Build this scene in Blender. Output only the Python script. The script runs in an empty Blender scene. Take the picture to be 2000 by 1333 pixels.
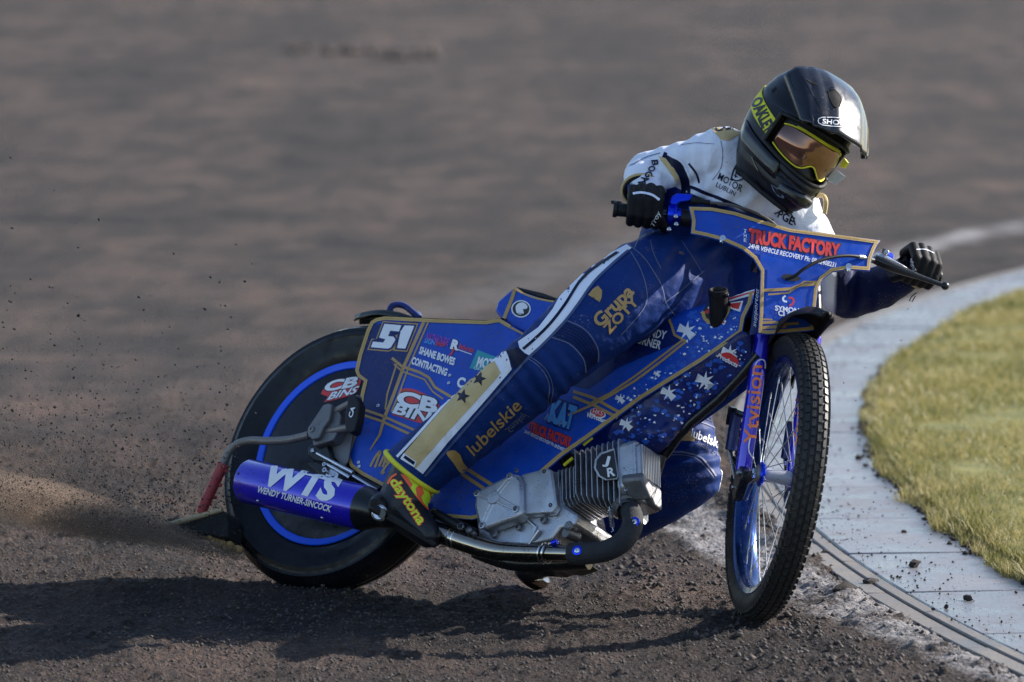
import bpy, bmesh, math, random
import numpy as np
from mathutils import Vector, Matrix
from mathutils.bvhtree import BVHTree

# ------------------------------------------------------------------ camera, sky, sun, exposure
SC = bpy.context.scene
COL = SC.collection
CAM_H, F_PX, Y_HOR = 2.02, 11955.0, -390.0
PITCH = math.atan((666.5 - Y_HOR) / F_PX)
FPX = F_PX / math.cos(PITCH)
cam_d = bpy.data.cameras.new('camera')
cam_d.sensor_width = 36.0
cam_d.lens = FPX / 2000.0 * 36.0
cam_d.clip_start, cam_d.clip_end = 0.5, 2000.0
cam_d.dof.use_dof = True
cam_d.dof.focus_distance = 15.25
cam_d.dof.aperture_fstop = 4.2
cam = bpy.data.objects.new('camera', cam_d)
COL.objects.link(cam)
cam.location = (0, 0, CAM_H)
cam.rotation_euler = (math.radians(90) - PITCH, 0, 0)
SC.camera = cam

SUN_EL, SUN_AZ = math.radians(29), math.radians(24)      # azimuth: from image right (+X) turned towards the back (+Y)
to_sun = Vector((math.cos(SUN_EL) * math.cos(SUN_AZ), math.cos(SUN_EL) * math.sin(SUN_AZ), math.sin(SUN_EL)))
world = bpy.data.worlds.new('World'); SC.world = world; world.use_nodes = True
wn = world.node_tree.nodes; wl = world.node_tree.links
for n in list(wn): wn.remove(n)
sky = wn.new('ShaderNodeTexSky'); sky.sky_type = 'NISHITA'; sky.sun_disc = False
sky.sun_elevation = SUN_EL
sky.sun_rotation = math.atan2(to_sun.x, to_sun.y)
sky.air_density, sky.dust_density, sky.ozone_density = 1.0, 0.7, 1.6
bg = wn.new('ShaderNodeBackground'); bg.inputs['Strength'].default_value = 0.11
wo = wn.new('ShaderNodeOutputWorld')
wl.new(sky.outputs[0], bg.inputs[0]); wl.new(bg.outputs[0], wo.inputs[0])
sd = bpy.data.lights.new('sun', 'SUN'); sd.energy = 4.5; sd.angle = math.radians(0.53); sd.color = (1.0, 0.93, 0.84)
sun = bpy.data.objects.new('sun', sd); COL.objects.link(sun)
sun.rotation_euler = (-to_sun).to_track_quat('-Z', 'Y').to_euler()
sun.location = (8, 20, 8)
vs = SC.view_settings
vs.view_transform = 'Standard'; vs.look = 'None'; vs.exposure = 1.10; vs.gamma = 1.0; vs.use_curve_mapping = False
SC.render.engine = 'CYCLES'
SC.cycles.max_bounces = 6; SC.cycles.transparent_max_bounces = 8
SC.cycles.use_denoising = True

# ------------------------------------------------------------------ geometry of the place
A3 = lambda *v: np.array(v, float)
CAMP = A3(0, 0, CAM_H)
C_R, C_F, C_U = A3(1, 0, 0), A3(0, math.cos(PITCH), -math.sin(PITCH)), A3(0, math.sin(PITCH), math.cos(PITCH))
def ray(x, y):
    d = C_F * FPX + C_R * (x - 1000.0) - C_U * (y - 666.5)
    return d / np.linalg.norm(d)
def proj(P):
    d = np.asarray(P, float) - CAMP; z = d @ C_F
    return np.stack([1000.0 + FPX * (d @ C_R) / z, 666.5 - FPX * (d @ C_U) / z], -1)
def on_plane(x, y, O, n):
    d = ray(x, y); return CAMP + d * (((O - CAMP) @ n) / (d @ n))
def at(x, y, Y):
    return on_plane(x, y, A3(0, Y, 0), A3(0, 1, 0))
def on_ground(x, y, z=0.0):
    return on_plane(x, y, A3(0, 0, z), A3(0, 0, 1))
def pxm(Y):                      # metres per photo pixel at distance Y
    return Y / FPX
# the machine: rear axle, heading, lean; the fork: front axle, rake, steering angle
YAW, LEAN, RAKE, STEER = 0.655, 0.455, 0.24, 0.755
RC, FC = A3(-0.430, 15.76, 0.322), A3(0.650, 14.985, 0.362)
RR, RF = 0.363, 0.3627
b_f = A3(math.cos(YAW), -math.sin(YAW), 0); _l = A3(math.sin(YAW), math.cos(YAW), 0); _z = A3(0, 0, 1)
b_u = math.cos(LEAN) * _z + math.sin(LEAN) * _l; b_l = math.cos(LEAN) * _l - math.sin(LEAN) * _z
f_s = -math.sin(RAKE) * b_f + math.cos(RAKE) * b_u
_ff0 = math.cos(RAKE) * b_f + math.sin(RAKE) * b_u
f_f = math.cos(STEER) * _ff0 - math.sin(STEER) * b_l
f_n = np.cross(f_s, f_f)
BM_, FM_ = np.stack([b_f, b_l, b_u]), np.stack([f_f, f_n, f_s])
def bw(x, y, z): return RC + A3(x, y, z) @ BM_          # machine coordinates -> place
def fwp(x, y, z): return FC + A3(x, y, z) @ FM_         # fork coordinates -> place
def bl(px, py, yl):                                      # pixel -> machine coordinates on the plane y = yl
    return BM_ @ (on_plane(px, py, RC + b_l * yl, b_l) - RC)
def bp(px, py, yl): return bw(*bl(px, py, yl))
def fl(px, py, yl): return FM_ @ (on_plane(px, py, FC + f_n * yl, f_n) - FC)
def fp(px, py, yl): return fwp(*fl(px, py, yl))
def flx(px, py, xl): return FM_ @ (on_plane(px, py, FC + f_f * xl, f_f) - FC)
def fpx(px, py, xl): return fwp(*flx(px, py, xl))
KERB_C = A3(21.1, 18.4)
def arc(R, t, z=0.0): return A3(KERB_C[0] - R * math.cos(t), KERB_C[1] + R * math.sin(t), z)

# ------------------------------------------------------------------ mesh helpers
def unit(v): return np.asarray(v, float) / np.linalg.norm(v)
class MB:
    def __init__(s): s.V = []; s.F = []; s.n = 0
    def add(s, V, F):
        s.V.append(np.asarray(V, float).reshape(-1, 3)); s.F += [tuple(i + s.n for i in f) for f in F]; s.n += len(s.V[-1]); return s
    def box(s, c, ax, ay, az, hx, hy, hz):
        c = np.asarray(c, float); ax, ay, az = map(unit, (ax, ay, az))
        V = [c + ax * hx * i + ay * hy * j + az * hz * k for i in (-1, 1) for j in (-1, 1) for k in (-1, 1)]
        F = [(0, 1, 3, 2), (4, 6, 7, 5), (0, 4, 5, 1), (2, 3, 7, 6), (0, 2, 6, 4), (1, 5, 7, 3)]
        if np.dot(np.cross(ax, ay), az) < 0: F = [f[::-1] for f in F]
        return s.add(V, F)
    def tube(s, pts, rad, seg=12, caps=True, flat=None):
        P = [np.asarray(p, float) for p in pts]; n = len(P)
        R = rad if hasattr(rad, '__len__') else [rad] * n
        T = [unit(P[min(i + 1, n - 1)] - P[max(i - 1, 0)]) for i in range(n)]
        a = np.cross(T[0], (0, 0, 1)) if flat is None else np.asarray(flat, float)
        if np.linalg.norm(a) < 1e-3: a = np.cross(T[0], (0, 1, 0))
        V = []
        for i in range(n):
            a = unit(a - T[i] * (a @ T[i])); b = np.cross(T[i], a)
            for k in range(seg):
                t = 2 * math.pi * k / seg; V.append(P[i] + R[i] * (math.cos(t) * a + math.sin(t) * b))
        F = [(i * seg + k, i * seg + (k + 1) % seg, (i + 1) * seg + (k + 1) % seg, (i + 1) * seg + k) for i in range(n - 1) for k in range(seg)]
        if caps: F += [tuple(range(seg))[::-1], tuple((n - 1) * seg + k for k in range(seg))]
        return s.add(V, F)
    def lathe(s, o, ax, prof, seg=32, caps=False, ref=None, a0=0.0, a1=2 * math.pi):
        o = np.asarray(o, float); ax = unit(ax)
        a = np.cross(ax, (0, 0, 1)) if ref is None else np.asarray(ref, float) - ax * np.dot(ref, ax)
        if np.linalg.norm(a) < 1e-3: a = np.cross(ax, (0, 1, 0))
        a = unit(a); b = np.cross(ax, a); full = abs(a1 - a0 - 2 * math.pi) < 1e-6
        m = seg if full else seg + 1
        V = [o + ax * h + r * (math.cos(t) * a + math.sin(t) * b) for (r, h) in prof for t in (a0 + (a1 - a0) * k / seg for k in range(m))]
        F = [(i * m + k, i * m + (k + 1) % m, (i + 1) * m + (k + 1) % m, (i + 1) * m + k) for i in range(len(prof) - 1) for k in range(seg)]
        if caps and full: F += [tuple(range(m))[::-1], tuple((len(prof) - 1) * m + k for k in range(m))]
        return s.add(V, F)
    def prism(s, pts, ext):
        P = [np.asarray(p, float) for p in pts]; n = len(P); ext = np.asarray(ext, float)
        nm = sum((np.cross(P[i] - P[0], P[(i + 1) % n] - P[0]) for i in range(n)), np.zeros(3))
        if nm @ ext > 0: P = P[::-1]
        V = P + [p + ext for p in P]
        F = [tuple(range(n)), tuple(range(2 * n - 1, n - 1, -1))] + [(i, i + n, (i + 1) % n + n, (i + 1) % n) for i in range(n)]
        return s.add(V, F)
    def ball(s, c, r, seg=12, rings=8, ax=None):
        M = np.eye(3) if ax is None else np.asarray(ax, float)
        r = np.asarray(r if hasattr(r, '__len__') else (r, r, r), float); V = []; F = []
        for i in range(1, rings):
            p = math.pi * i / rings
            for k in range(seg):
                t = 2 * math.pi * k / seg; V.append(np.asarray(c) + (A3(math.sin(p) * math.cos(t), math.sin(p) * math.sin(t), math.cos(p)) * r) @ M)
        V += [np.asarray(c) + (A3(0, 0, 1) * r) @ M, np.asarray(c) - (A3(0, 0, 1) * r) @ M]; t_, b_ = len(V) - 2, len(V) - 1
        for i in range(rings - 2):
            for k in range(seg): F.append((i * seg + k, (i + 1) * seg + k, (i + 1) * seg + (k + 1) % seg, i * seg + (k + 1) % seg))
        F += [(t_, k, (k + 1) % seg) for k in range(seg)] + [((rings - 2) * seg + (k + 1) % seg, (rings - 2) * seg + k, b_) for k in range(seg)]
        return s.add(V, F)
ROOT = {}
def root_loc(o):
    while o.parent: o = o.parent
    return np.array(o.location)
def link_mesh(name, me, mat, parent=None, smooth=True, angle=40):
    o = bpy.data.objects.new(name, me); COL.objects.link(o)
    if parent is not None: o.parent = parent
    for m in (mat if isinstance(mat, (list, tuple)) else [mat]): me.materials.append(m)
    if smooth:
        me.polygons.foreach_set('use_smooth', np.ones(len(me.polygons), bool))
        try: me.set_sharp_from_angle(angle=math.radians(angle))
        except Exception: pass
    me.update(); return o
def mk(name, mb, mat, parent=None, smooth=True, angle=40, bevel=0.0, weld=False):
    V = np.concatenate(mb.V)
    if parent is not None: V = V - root_loc(parent)
    me = bpy.data.meshes.new(name); me.from_pydata(V.tolist(), [], mb.F); me.update()
    o = link_mesh(name, me, mat, parent, smooth, angle)
    if bevel:
        b = o.modifiers.new('bevel', 'BEVEL'); b.width = bevel; b.segments = 2; b.limit_method = 'ANGLE'; b.angle_limit = math.radians(35)
    return o
def thing(name, label, cat, loc=(0, 0, 0), group=None):
    o = bpy.data.objects.new(name, None); COL.objects.link(o); o.location = Vector(loc); o.empty_display_size = 0.1
    return tag(o, label, cat, group)
def tag(o, label=None, cat=None, group=None, kind=None):
    for k, v in (('label', label), ('category', cat), ('group', group), ('kind', kind)):
        if v: o[k] = v
    return o
def catmull(P, k=6, closed=False):
    P = [np.asarray(p, float) for p in P]; n = len(P); out = []
    for i in range(n if closed else n - 1):
        g = (lambda j: P[j % n]) if closed else (lambda j: P[max(0, min(n - 1, j))])
        p0, p1, p2, p3 = g(i - 1), g(i), g(i + 1), g(i + 2)
        for q in range(k):
            t = q / k
            out.append(0.5 * (2 * p1 + (p2 - p0) * t + (2 * p0 - 5 * p1 + 4 * p2 - p3) * t * t + (3 * p1 - p0 - 3 * p2 + p3) * t ** 3))
    if not closed: out.append(P[-1])
    return out
_nz = {}
def vnoise(x, y, seed=0):
    if seed not in _nz: _nz[seed] = np.random.default_rng(seed).random((256, 256))
    G = _nz[seed]; xi = np.floor(x).astype(int); yi = np.floor(y).astype(int); fx = x - xi; fy = y - yi
    fx = fx * fx * (3 - 2 * fx); fy = fy * fy * (3 - 2 * fy); g = lambda a, b: G[a % 256, b % 256]
    return (g(xi, yi) * (1 - fx) + g(xi + 1, yi) * fx) * (1 - fy) + (g(xi, yi + 1) * (1 - fx) + g(xi + 1, yi + 1) * fx) * fy
def fbm(x, y, octv=4, seed=0, gain=0.5):
    a, s, t = 1.0, 0.0, 0.0
    for o in range(octv):
        s = s + a * (vnoise(x * 2 ** o, y * 2 ** o, seed + o) - 0.5); t += a; a *= gain
    return s / t

# ------------------------------------------------------------------ materials
def node_mat(name):
    m = bpy.data.materials.new(name); m.use_nodes = True
    return m, m.node_tree.nodes, m.node_tree.links, m.node_tree.nodes['Principled BSDF']
def mat(name, col, rough=0.5, metal=0.0, var=0.12, scale=14.0, bump=0.0, bscale=120.0, mud=0.0, coat=0.0, spec=0.5, attr=None, mudcol=(0.10, 0.08, 0.065), scuff=0.0, fold=0.0):
    m, N, L, B = node_mat(name)
    tc = N.new('ShaderNodeTexCoord')
    nz = N.new('ShaderNodeTexNoise'); nz.inputs['Scale'].default_value = scale; nz.inputs['Detail'].default_value = 5
    L.new(tc.outputs['Object'], nz.inputs['Vector'])
    mr = N.new('ShaderNodeMapRange'); mr.inputs['To Min'].default_value = 1 - var; mr.inputs['To Max'].default_value = 1 + var
    mr.inputs['From Min'].default_value = 0.3; mr.inputs['From Max'].default_value = 0.7
    L.new(nz.outputs['Fac'], mr.inputs['Value'])
    hs = N.new('ShaderNodeHueSaturation'); L.new(mr.outputs[0], hs.inputs['Value'])
    if attr:
        at_ = N.new('ShaderNodeVertexColor'); at_.layer_name = attr; L.new(at_.outputs['Color'], hs.inputs['Color'])
    else: hs.inputs['Color'].default_value = (*col, 1)
    out = hs.outputs['Color']
    rmr = N.new('ShaderNodeMapRange'); rmr.inputs['To Min'].default_value = max(0.02, rough - 0.10 - scuff); rmr.inputs['To Max'].default_value = min(1, rough + 0.10 + scuff)
    rmr.inputs['From Min'].default_value = 0.3; rmr.inputs['From Max'].default_value = 0.7
    n2 = N.new('ShaderNodeTexNoise'); n2.inputs['Scale'].default_value = scale * 2.3; n2.inputs['Detail'].default_value = 6
    L.new(tc.outputs['Object'], n2.inputs['Vector']); L.new(n2.outputs['Fac'], rmr.inputs['Value'])
    rsock = rmr.outputs[0]
    if mud > 0:
        n3 = N.new('ShaderNodeTexNoise'); n3.inputs['Scale'].default_value = 9; n3.inputs['Detail'].default_value = 3
        v3 = N.new('ShaderNodeTexNoise'); v3.inputs['Scale'].default_value = 260; v3.inputs['Detail'].default_value = 2
        L.new(tc.outputs['Object'], n3.inputs['Vector']); L.new(tc.outputs['Object'], v3.inputs['Vector'])
        ad = N.new('ShaderNodeMath'); ad.operation = 'MULTIPLY_ADD'; ad.inputs[1].default_value = 0.55; L.new(n3.outputs['Fac'], ad.inputs[0]); L.new(v3.outputs['Fac'], ad.inputs[2])
        rp = N.new('ShaderNodeMapRange'); rp.inputs['From Min'].default_value = 1.02 - 0.22 * mud; rp.inputs['From Max'].default_value = 1.10 - 0.22 * mud; L.new(ad.outputs[0], rp.inputs['Value'])
        mx = N.new('ShaderNodeMix'); mx.data_type = 'RGBA'; L.new(rp.outputs[0], mx.inputs['Factor']); L.new(out, mx.inputs['A']); mx.inputs['B'].default_value = (*mudcol, 1); out = mx.outputs['Result']
        mr2 = N.new('ShaderNodeMix'); mr2.data_type = 'FLOAT'; L.new(rp.outputs[0], mr2.inputs['Factor']); L.new(rsock, mr2.inputs['A']); mr2.inputs['B'].default_value = 0.9; rsock = mr2.outputs['Result']
    L.new(out, B.inputs['Base Color']); L.new(rsock, B.inputs['Roughness'])
    B.inputs['Metallic'].default_value = metal; B.inputs['Specular IOR Level'].default_value = spec
    B.inputs['Coat Weight'].default_value = coat; B.inputs['Coat Roughness'].default_value = 0.08
    hsock = None
    if bump > 0:
        nb = N.new('ShaderNodeTexNoise'); nb.inputs['Scale'].default_value = bscale; nb.inputs['Detail'].default_value = 6; nb.inputs['Roughness'].default_value = 0.6
        L.new(tc.outputs['Object'], nb.inputs['Vector'])
        bn = N.new('ShaderNodeBump'); bn.inputs['Strength'].default_value = bump; bn.inputs['Distance'].default_value = 0.004; L.new(nb.outputs['Fac'], bn.inputs['Height']); hsock = bn.outputs['Normal']
    if fold > 0:
        nb = N.new('ShaderNodeTexNoise'); nb.inputs['Scale'].default_value = 13; nb.inputs['Detail'].default_value = 3; nb.inputs['Distortion'].default_value = 1.2
        L.new(tc.outputs['Object'], nb.inputs['Vector'])
        bn = N.new('ShaderNodeBump'); bn.inputs['Strength'].default_value = fold; bn.inputs['Distance'].default_value = 0.05; L.new(nb.outputs['Fac'], bn.inputs['Height'])
        if hsock: L.new(hsock, bn.inputs['Normal'])
        hsock = bn.outputs['Normal']
    if hsock: L.new(hsock, B.inputs['Normal'])
    return m
M = {}
M['blue'] = mat('blue_plastic', (0.008, 0.064, 0.44), 0.36, spec=0.35, mud=0.42, var=0.12, coat=0.06, scuff=0.06)
M['navy'] = mat('navy_plastic', (0.005, 0.016, 0.12), 0.36, spec=0.35, mud=0.45, coat=0.05, scuff=0.06)
M['gold'] = mat('gold_trim', (0.50, 0.33, 0.11), 0.55, mud=0.2, bump=0.3, bscale=500)
M['goldp'] = mat('gold_print', (0.42, 0.26, 0.09), 0.42, mud=0.2)
M['white'] = mat('white_print', (0.78, 0.79, 0.84), 0.45, mud=0.16, var=0.06)
M['whitec'] = mat('white_cloth', (0.76, 0.78, 0.88), 0.75, mud=0.1, var=0.06, bump=0.2, bscale=300)
M['red'] = mat('red_print', (0.62, 0.035, 0.04), 0.42, mud=0.16)
M['black'] = mat('black_print', (0.012, 0.012, 0.016), 0.42, mud=0.12)
M['orange'] = mat('orange_print', (0.85, 0.20, 0.05), 0.45)
M['teal'] = mat('teal_print', (0.02, 0.30, 0.36), 0.42)
M['sky'] = mat('light_blue_print', (0.06, 0.30, 0.75), 0.42)
M['purple'] = mat('purple_print', (0.25, 0.05, 0.42), 0.42)
M['olive'] = mat('grey_green_print', (0.10, 0.17, 0.20), 0.5)
M['camo'] = mat('camo_blue_print', (0.020, 0.10, 0.50), 0.38, var=0.3)
M['neon'] = mat('neon_yellow', (0.62, 0.85, 0.02), 0.5)
M['neor'] = mat('neon_orange', (1.0, 0.13, 0.04), 0.5)
M['anod'] = mat('blue_anodised', (0.010, 0.045, 0.70), 0.26, metal=0.85, var=0.08)
M['bluep'] = mat('blue_gloss_tube', (0.020, 0.013, 0.54), 0.18, metal=0.25, coat=0.7, var=0.05, mud=0.08)
M['rim'] = mat('blue_rim', (0.016, 0.048, 0.18), 0.24, metal=0.8, var=0.08, mud=0.1)
M['ring'] = mat('blue_rim_ring', (0.006, 0.095, 0.85), 0.4, var=0.05)
M['tyre'] = mat('tyre_rubber', (0.013, 0.013, 0.014), 0.62, spec=0.35, mud=0.5, bump=0.25, bscale=160, var=0.25)
M['tread'] = mat('tread_rubber', (0.020, 0.0195, 0.020), 0.5, spec=0.4, mud=0.55, bump=0.2, bscale=200, var=0.3)
M['rtyre'] = mat('rear_tyre_rubber', (0.004, 0.005, 0.008), 0.36, spec=0.26, mud=0.10, var=0.2, scuff=0.1)
M['rubber'] = mat('black_rubber', (0.007, 0.007, 0.009), 0.5, spec=0.35, mud=0.2, bump=0.15)
M['blackm'] = mat('black_metal', (0.012, 0.013, 0.016), 0.3, metal=0.3, mud=0.2, coat=0.2)
M['alloy'] = mat('cast_alloy', (0.50, 0.51, 0.55), 0.40, metal=0.92, bump=0.25, bscale=420, mud=0.22, var=0.16, scuff=0.08)
M['alloyd'] = mat('dark_cast_alloy', (0.20, 0.20, 0.215), 0.5, metal=0.8, bump=0.3, bscale=420, mud=0.35, var=0.2)
M['alloyf'] = mat('dull_bracket_alloy', (0.17, 0.17, 0.18), 0.5, metal=0.6, bump=0.3, bscale=300, mud=0.4)
M['chrome'] = mat('polished_pipe', (0.33, 0.29, 0.24), 0.13, metal=1.0, var=0.2, mud=0.14)
M['steel'] = mat('bright_steel', (0.62, 0.63, 0.66), 0.25, metal=1.0, var=0.1)
M['spoke'] = mat('spoke_steel', (0.50, 0.51, 0.54), 0.35, metal=0.8, var=0.1)
M['wrap'] = mat('exhaust_wrap', (0.018, 0.020, 0.026), 0.75, bump=0.9, bscale=260, mud=0.35)
M['pipe'] = mat('dull_steel_pipe', (0.21, 0.19, 0.18), 0.5, metal=0.5, mud=0.4, bump=0.15)
M['redpipe'] = mat('red_rubber_sleeve', (0.36, 0.035, 0.04), 0.55, mud=0.5, mudcol=(0.16, 0.11, 0.09))
M['wood'] = mat('pale_flap_edge', (0.42, 0.33, 0.20), 0.7, mud=0.3)
M['sand'] = mat('stuck_sand', (0.46, 0.28, 0.11), 0.95, bump=1.0, bscale=160, var=0.35)
M['disc'] = mat('wheel_cover', (0.005, 0.006, 0.013), 0.33, spec=0.3, mud=0.16, var=0.2, scuff=0.08)
M['white_hub'] = mat('white_hub', (0.30, 0.31, 0.36), 0.3, var=0.05, mud=0.15)
M['glove'] = mat('black_glove', (0.0045, 0.0045, 0.0065), 0.62, spec=0.25, bump=0.3, bscale=350, mud=0.1)
M['boot'] = mat('boot_leather', (0.008, 0.009, 0.014), 0.42, spec=0.4, bump=0.2, bscale=200, mud=0.3, coat=0.1)
M['suit'] = mat('suit_leather', (1, 1, 1), 0.62, attr='suit_colour', spec=0.16, bump=0.15, bscale=330, mud=0.13, var=0.10, fold=0.16, mudcol=(0.20, 0.17, 0.15))
M['piping'] = mat('suit_piping', (0.045, 0.075, 0.19), 0.6)
M['suitn'] = mat('suit_navy', (0.004, 0.007, 0.034), 0.6, spec=0.2, bump=0.2, bscale=300)
M['suitb'] = mat('suit_blue', (0.008, 0.024, 0.24), 0.5, bump=0.2, bscale=300, mud=0.2)
M['suitg'] = mat('suit_gold', (0.56, 0.41, 0.185), 0.6, bump=0.25, bscale=200, mud=0.1, fold=0.25)
M['stitch'] = mat('pale_stitching', (0.13, 0.15, 0.24), 0.7)
M['helmet'] = mat('helmet_shell', (0.004, 0.005, 0.010), 0.36, spec=0.32, coat=0.0, var=0.06, mud=0.06)
M['helmetg'] = mat('helmet_gloss', (0.005, 0.006, 0.012), 0.24, coat=0.2, var=0.06, mud=0.04)
M['lining'] = mat('helmet_lining', (0.008, 0.008, 0.009), 0.9)
M['yellow'] = mat('yellow_strap', (0.72, 0.68, 0.03), 0.6, bump=0.2, bscale=500)
M['lens'] = mat('tinted_lens', (0.24, 0.135, 0.105), 0.05, metal=0.9, var=0.25, scale=5)
M['clear'] = mat('tear_off_tab', (0.55, 0.57, 0.58), 0.2, var=0.05)
M['skin'] = mat('skin', (0.42, 0.24, 0.17), 0.5)
# ------------------------------------------------------------------ prints and trims laid on real surfaces
def bvh_of(*objs):
    bpy.context.view_layer.update(); dg = bpy.context.evaluated_depsgraph_get(); V = []; Fc = []; n = 0
    for o in objs:
        ev = o.evaluated_get(dg); me = ev.to_mesh(); mw = o.matrix_world
        V += [mw @ v.co for v in me.vertices]; Fc += [tuple(i + n for i in p.vertices) for p in me.polygons]; n = len(V); ev.to_mesh_clear()
    return BVHTree.FromPolygons(V, Fc)
def grid_cut(bm, g):
    xs = [v.co.x for v in bm.verts]; ys = [v.co.y for v in bm.verts]
    for ax, lo, hi in ((0, min(xs), max(xs)), (1, min(ys), max(ys))):
        k = math.floor(lo / g) + 1
        while k * g < hi:
            co = Vector((k * g, 0, 0)) if ax == 0 else Vector((0, k * g, 0)); no = Vector((1, 0, 0)) if ax == 0 else Vector((0, 1, 0))
            bmesh.ops.bisect_plane(bm, geom=bm.verts[:] + bm.edges[:] + bm.faces[:], plane_co=co, plane_no=no, dist=1e-4); k += 1
def decal(name, V2, F2, bvh, mt, parent, off=0.0012, grid=10.0, maxlen=5.0, kind=None, wrap=0.012):
    bm = bmesh.new(); vs_ = [bm.verts.new((x, y, 0)) for x, y in V2]
    for f in F2:
        try: bm.faces.new([vs_[i] for i in f])
        except ValueError: pass
    bmesh.ops.triangulate(bm, faces=bm.faces[:])
    if grid: grid_cut(bm, grid)
    rl = root_loc(parent); kill = []; px = {}
    bm.verts.index_update()
    miss = []; tsum = 0.0; tn = 0; hits = {}
    for v in bm.verts:
        px[v] = (v.co.x, v.co.y); d = ray(v.co.x, v.co.y); h = bvh.ray_cast(Vector(CAMP), Vector(d), 60.0); hits[v] = (d, h)
        if h[0] is not None: tsum += h[3]; tn += 1
    if tn == 0: bm.free(); return None
    for v in bm.verts:
        d, h = hits[v]
        if h[0] is None:                       # just past the outline: wrap onto the nearest bit of surface
            near = [hits[e.other_vert(v)][1][3] for e in v.link_edges if hits[e.other_vert(v)][1][0] is not None]
            t_ = max(near) if near else tsum / tn
            q = bvh.find_nearest(Vector(CAMP) + Vector(d) * t_)
            if wrap and q[0] is not None and q[3] < wrap: v.co = q[0] + q[1] * off - Vector(rl); continue
            kill.append(v); continue
        nrm = h[1] if h[1].dot(Vector(d)) < 0 else -h[1]
        v.co = h[0] + nrm * off - Vector(rl) - Vector(d) * 0.0003
    ks = set(kill); bad = []
    for e in bm.edges:
        a, b = e.verts
        if a in ks or b in ks: continue
        l2 = math.hypot(px[a][0] - px[b][0], px[a][1] - px[b][1]) * 0.00129
        if (a.co - b.co).length > maxlen * l2 + 0.004: bad += list(e.link_faces)
    bmesh.ops.delete(bm, geom=list(set(bad)), context='FACES_ONLY')
    bmesh.ops.delete(bm, geom=[v for v in kill if v.is_valid], context='VERTS')
    loose = [v for v in bm.verts if not v.link_faces]
    bmesh.ops.delete(bm, geom=loose, context='VERTS')
    if not bm.faces: bm.free(); return None
    bmesh.ops.recalc_face_normals(bm, faces=bm.faces[:])
    for f in bm.faces:
        f.normal_update()
    s = sum(f.normal.dot(f.calc_center_median() + Vector(rl) - Vector(CAMP)) for f in bm.faces)
    if s > 0: bmesh.ops.reverse_faces(bm, faces=bm.faces[:])
    me = bpy.data.meshes.new(name); bm.to_mesh(me); bm.free()
    o = link_mesh(name, me, M[mt], parent, True, 60)
    if kind: o['kind'] = kind
    return o
def poly(name, P, bvh, mt, parent, off=0.0012, grid=10.0, smooth=0, **k):
    if smooth: P = catmull(P, smooth, True)
    return decal(name, [(p[0], p[1]) for p in P], [tuple(range(len(P)))], bvh, mt, parent, off, grid, **k)
def polys(name, PP, bvh, mt, parent, off=0.0012, grid=10.0, **k):
    V = []; Fc = []
    for P in PP: Fc.append(tuple(range(len(V), len(V) + len(P)))); V += [(p[0], p[1]) for p in P]
    return decal(name, V, Fc, bvh, mt, parent, off, grid, **k)
def ribbon2(P, w, closed=False, smooth=4):
    P = [A3(*p) for p in P]
    if smooth: P = catmull(P, smooth, closed)
    n = len(P); L_ = []; R_ = []
    for i in range(n):
        a, b = (P[(i - 1) % n], P[(i + 1) % n]) if closed else (P[max(i - 1, 0)], P[min(i + 1, n - 1)])
        t = unit(b - a); nn = A3(-t[1], t[0]); ww = w(i / (n - 1)) if callable(w) else w
        L_.append(P[i] + nn * ww / 2); R_.append(P[i] - nn * ww / 2)
    V = [tuple(p) for p in L_ + R_]; m = n if closed else n - 1
    return V, [(i, (i + 1) % n, n + (i + 1) % n, n + i) for i in range(m)]
def ribbon(name, P, w, bvh, mt, parent, off=0.0015, grid=10.0, closed=False, smooth=4, **k):
    V, Fc = ribbon2(P, w, closed, smooth); return decal(name, V, Fc, bvh, mt, parent, off, grid, **k)
def ribbons(name, LL, bvh, mt, parent, off=0.0015, grid=10.0, smooth=0, **k):
    V = []; Fc = []
    for P, w in LL:
        v, f = ribbon2(P, w, False, smooth); Fc += [tuple(i + len(V) for i in q) for q in f]; V += v
    return decal(name, V, Fc, bvh, mt, parent, off, grid, **k)
_tc = {}
def text2(s, bold=0.0, shear=0.0):
    key = (s, bold, shear)
    if key in _tc: return _tc[key]
    cu = bpy.data.curves.new('t', 'FONT'); cu.body = s; cu.offset = bold; cu.shear = shear; cu.resolution_u = 3; cu.fill_mode = 'FRONT'
    o = bpy.data.objects.new('t', cu); COL.objects.link(o); bpy.context.view_layer.update()
    me = o.evaluated_get(bpy.context.evaluated_depsgraph_get()).to_mesh()
    V = [(v.co.x, v.co.y) for v in me.vertices]; Fc = [tuple(p.vertices) for p in me.polygons]
    bpy.data.objects.remove(o); bpy.data.curves.remove(cu)
    _tc[key] = (V, Fc); return _tc[key]
CAP = None
def text_px(s, p0, p1, up, bold=0.0, shear=0.0, bow=0.0):
    global CAP
    if CAP is None: v, _ = text2('H'); CAP = max(y for _, y in v)
    V, Fc = text2(s, bold, shear); V0, _ = text2(s, 0.0, shear)
    x0 = min(x for x, _ in V0); x1 = max(x for x, _ in V0)
    out = []
    for x, y in V:
        t = (x - x0) / (x1 - x0); h = y / CAP + bow * 4 * t * (1 - t)
        out.append((p0[0] + (p1[0] - p0[0]) * t + up[0] * h, p0[1] + (p1[1] - p0[1]) * t + up[1] * h))
    return out, Fc
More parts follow.
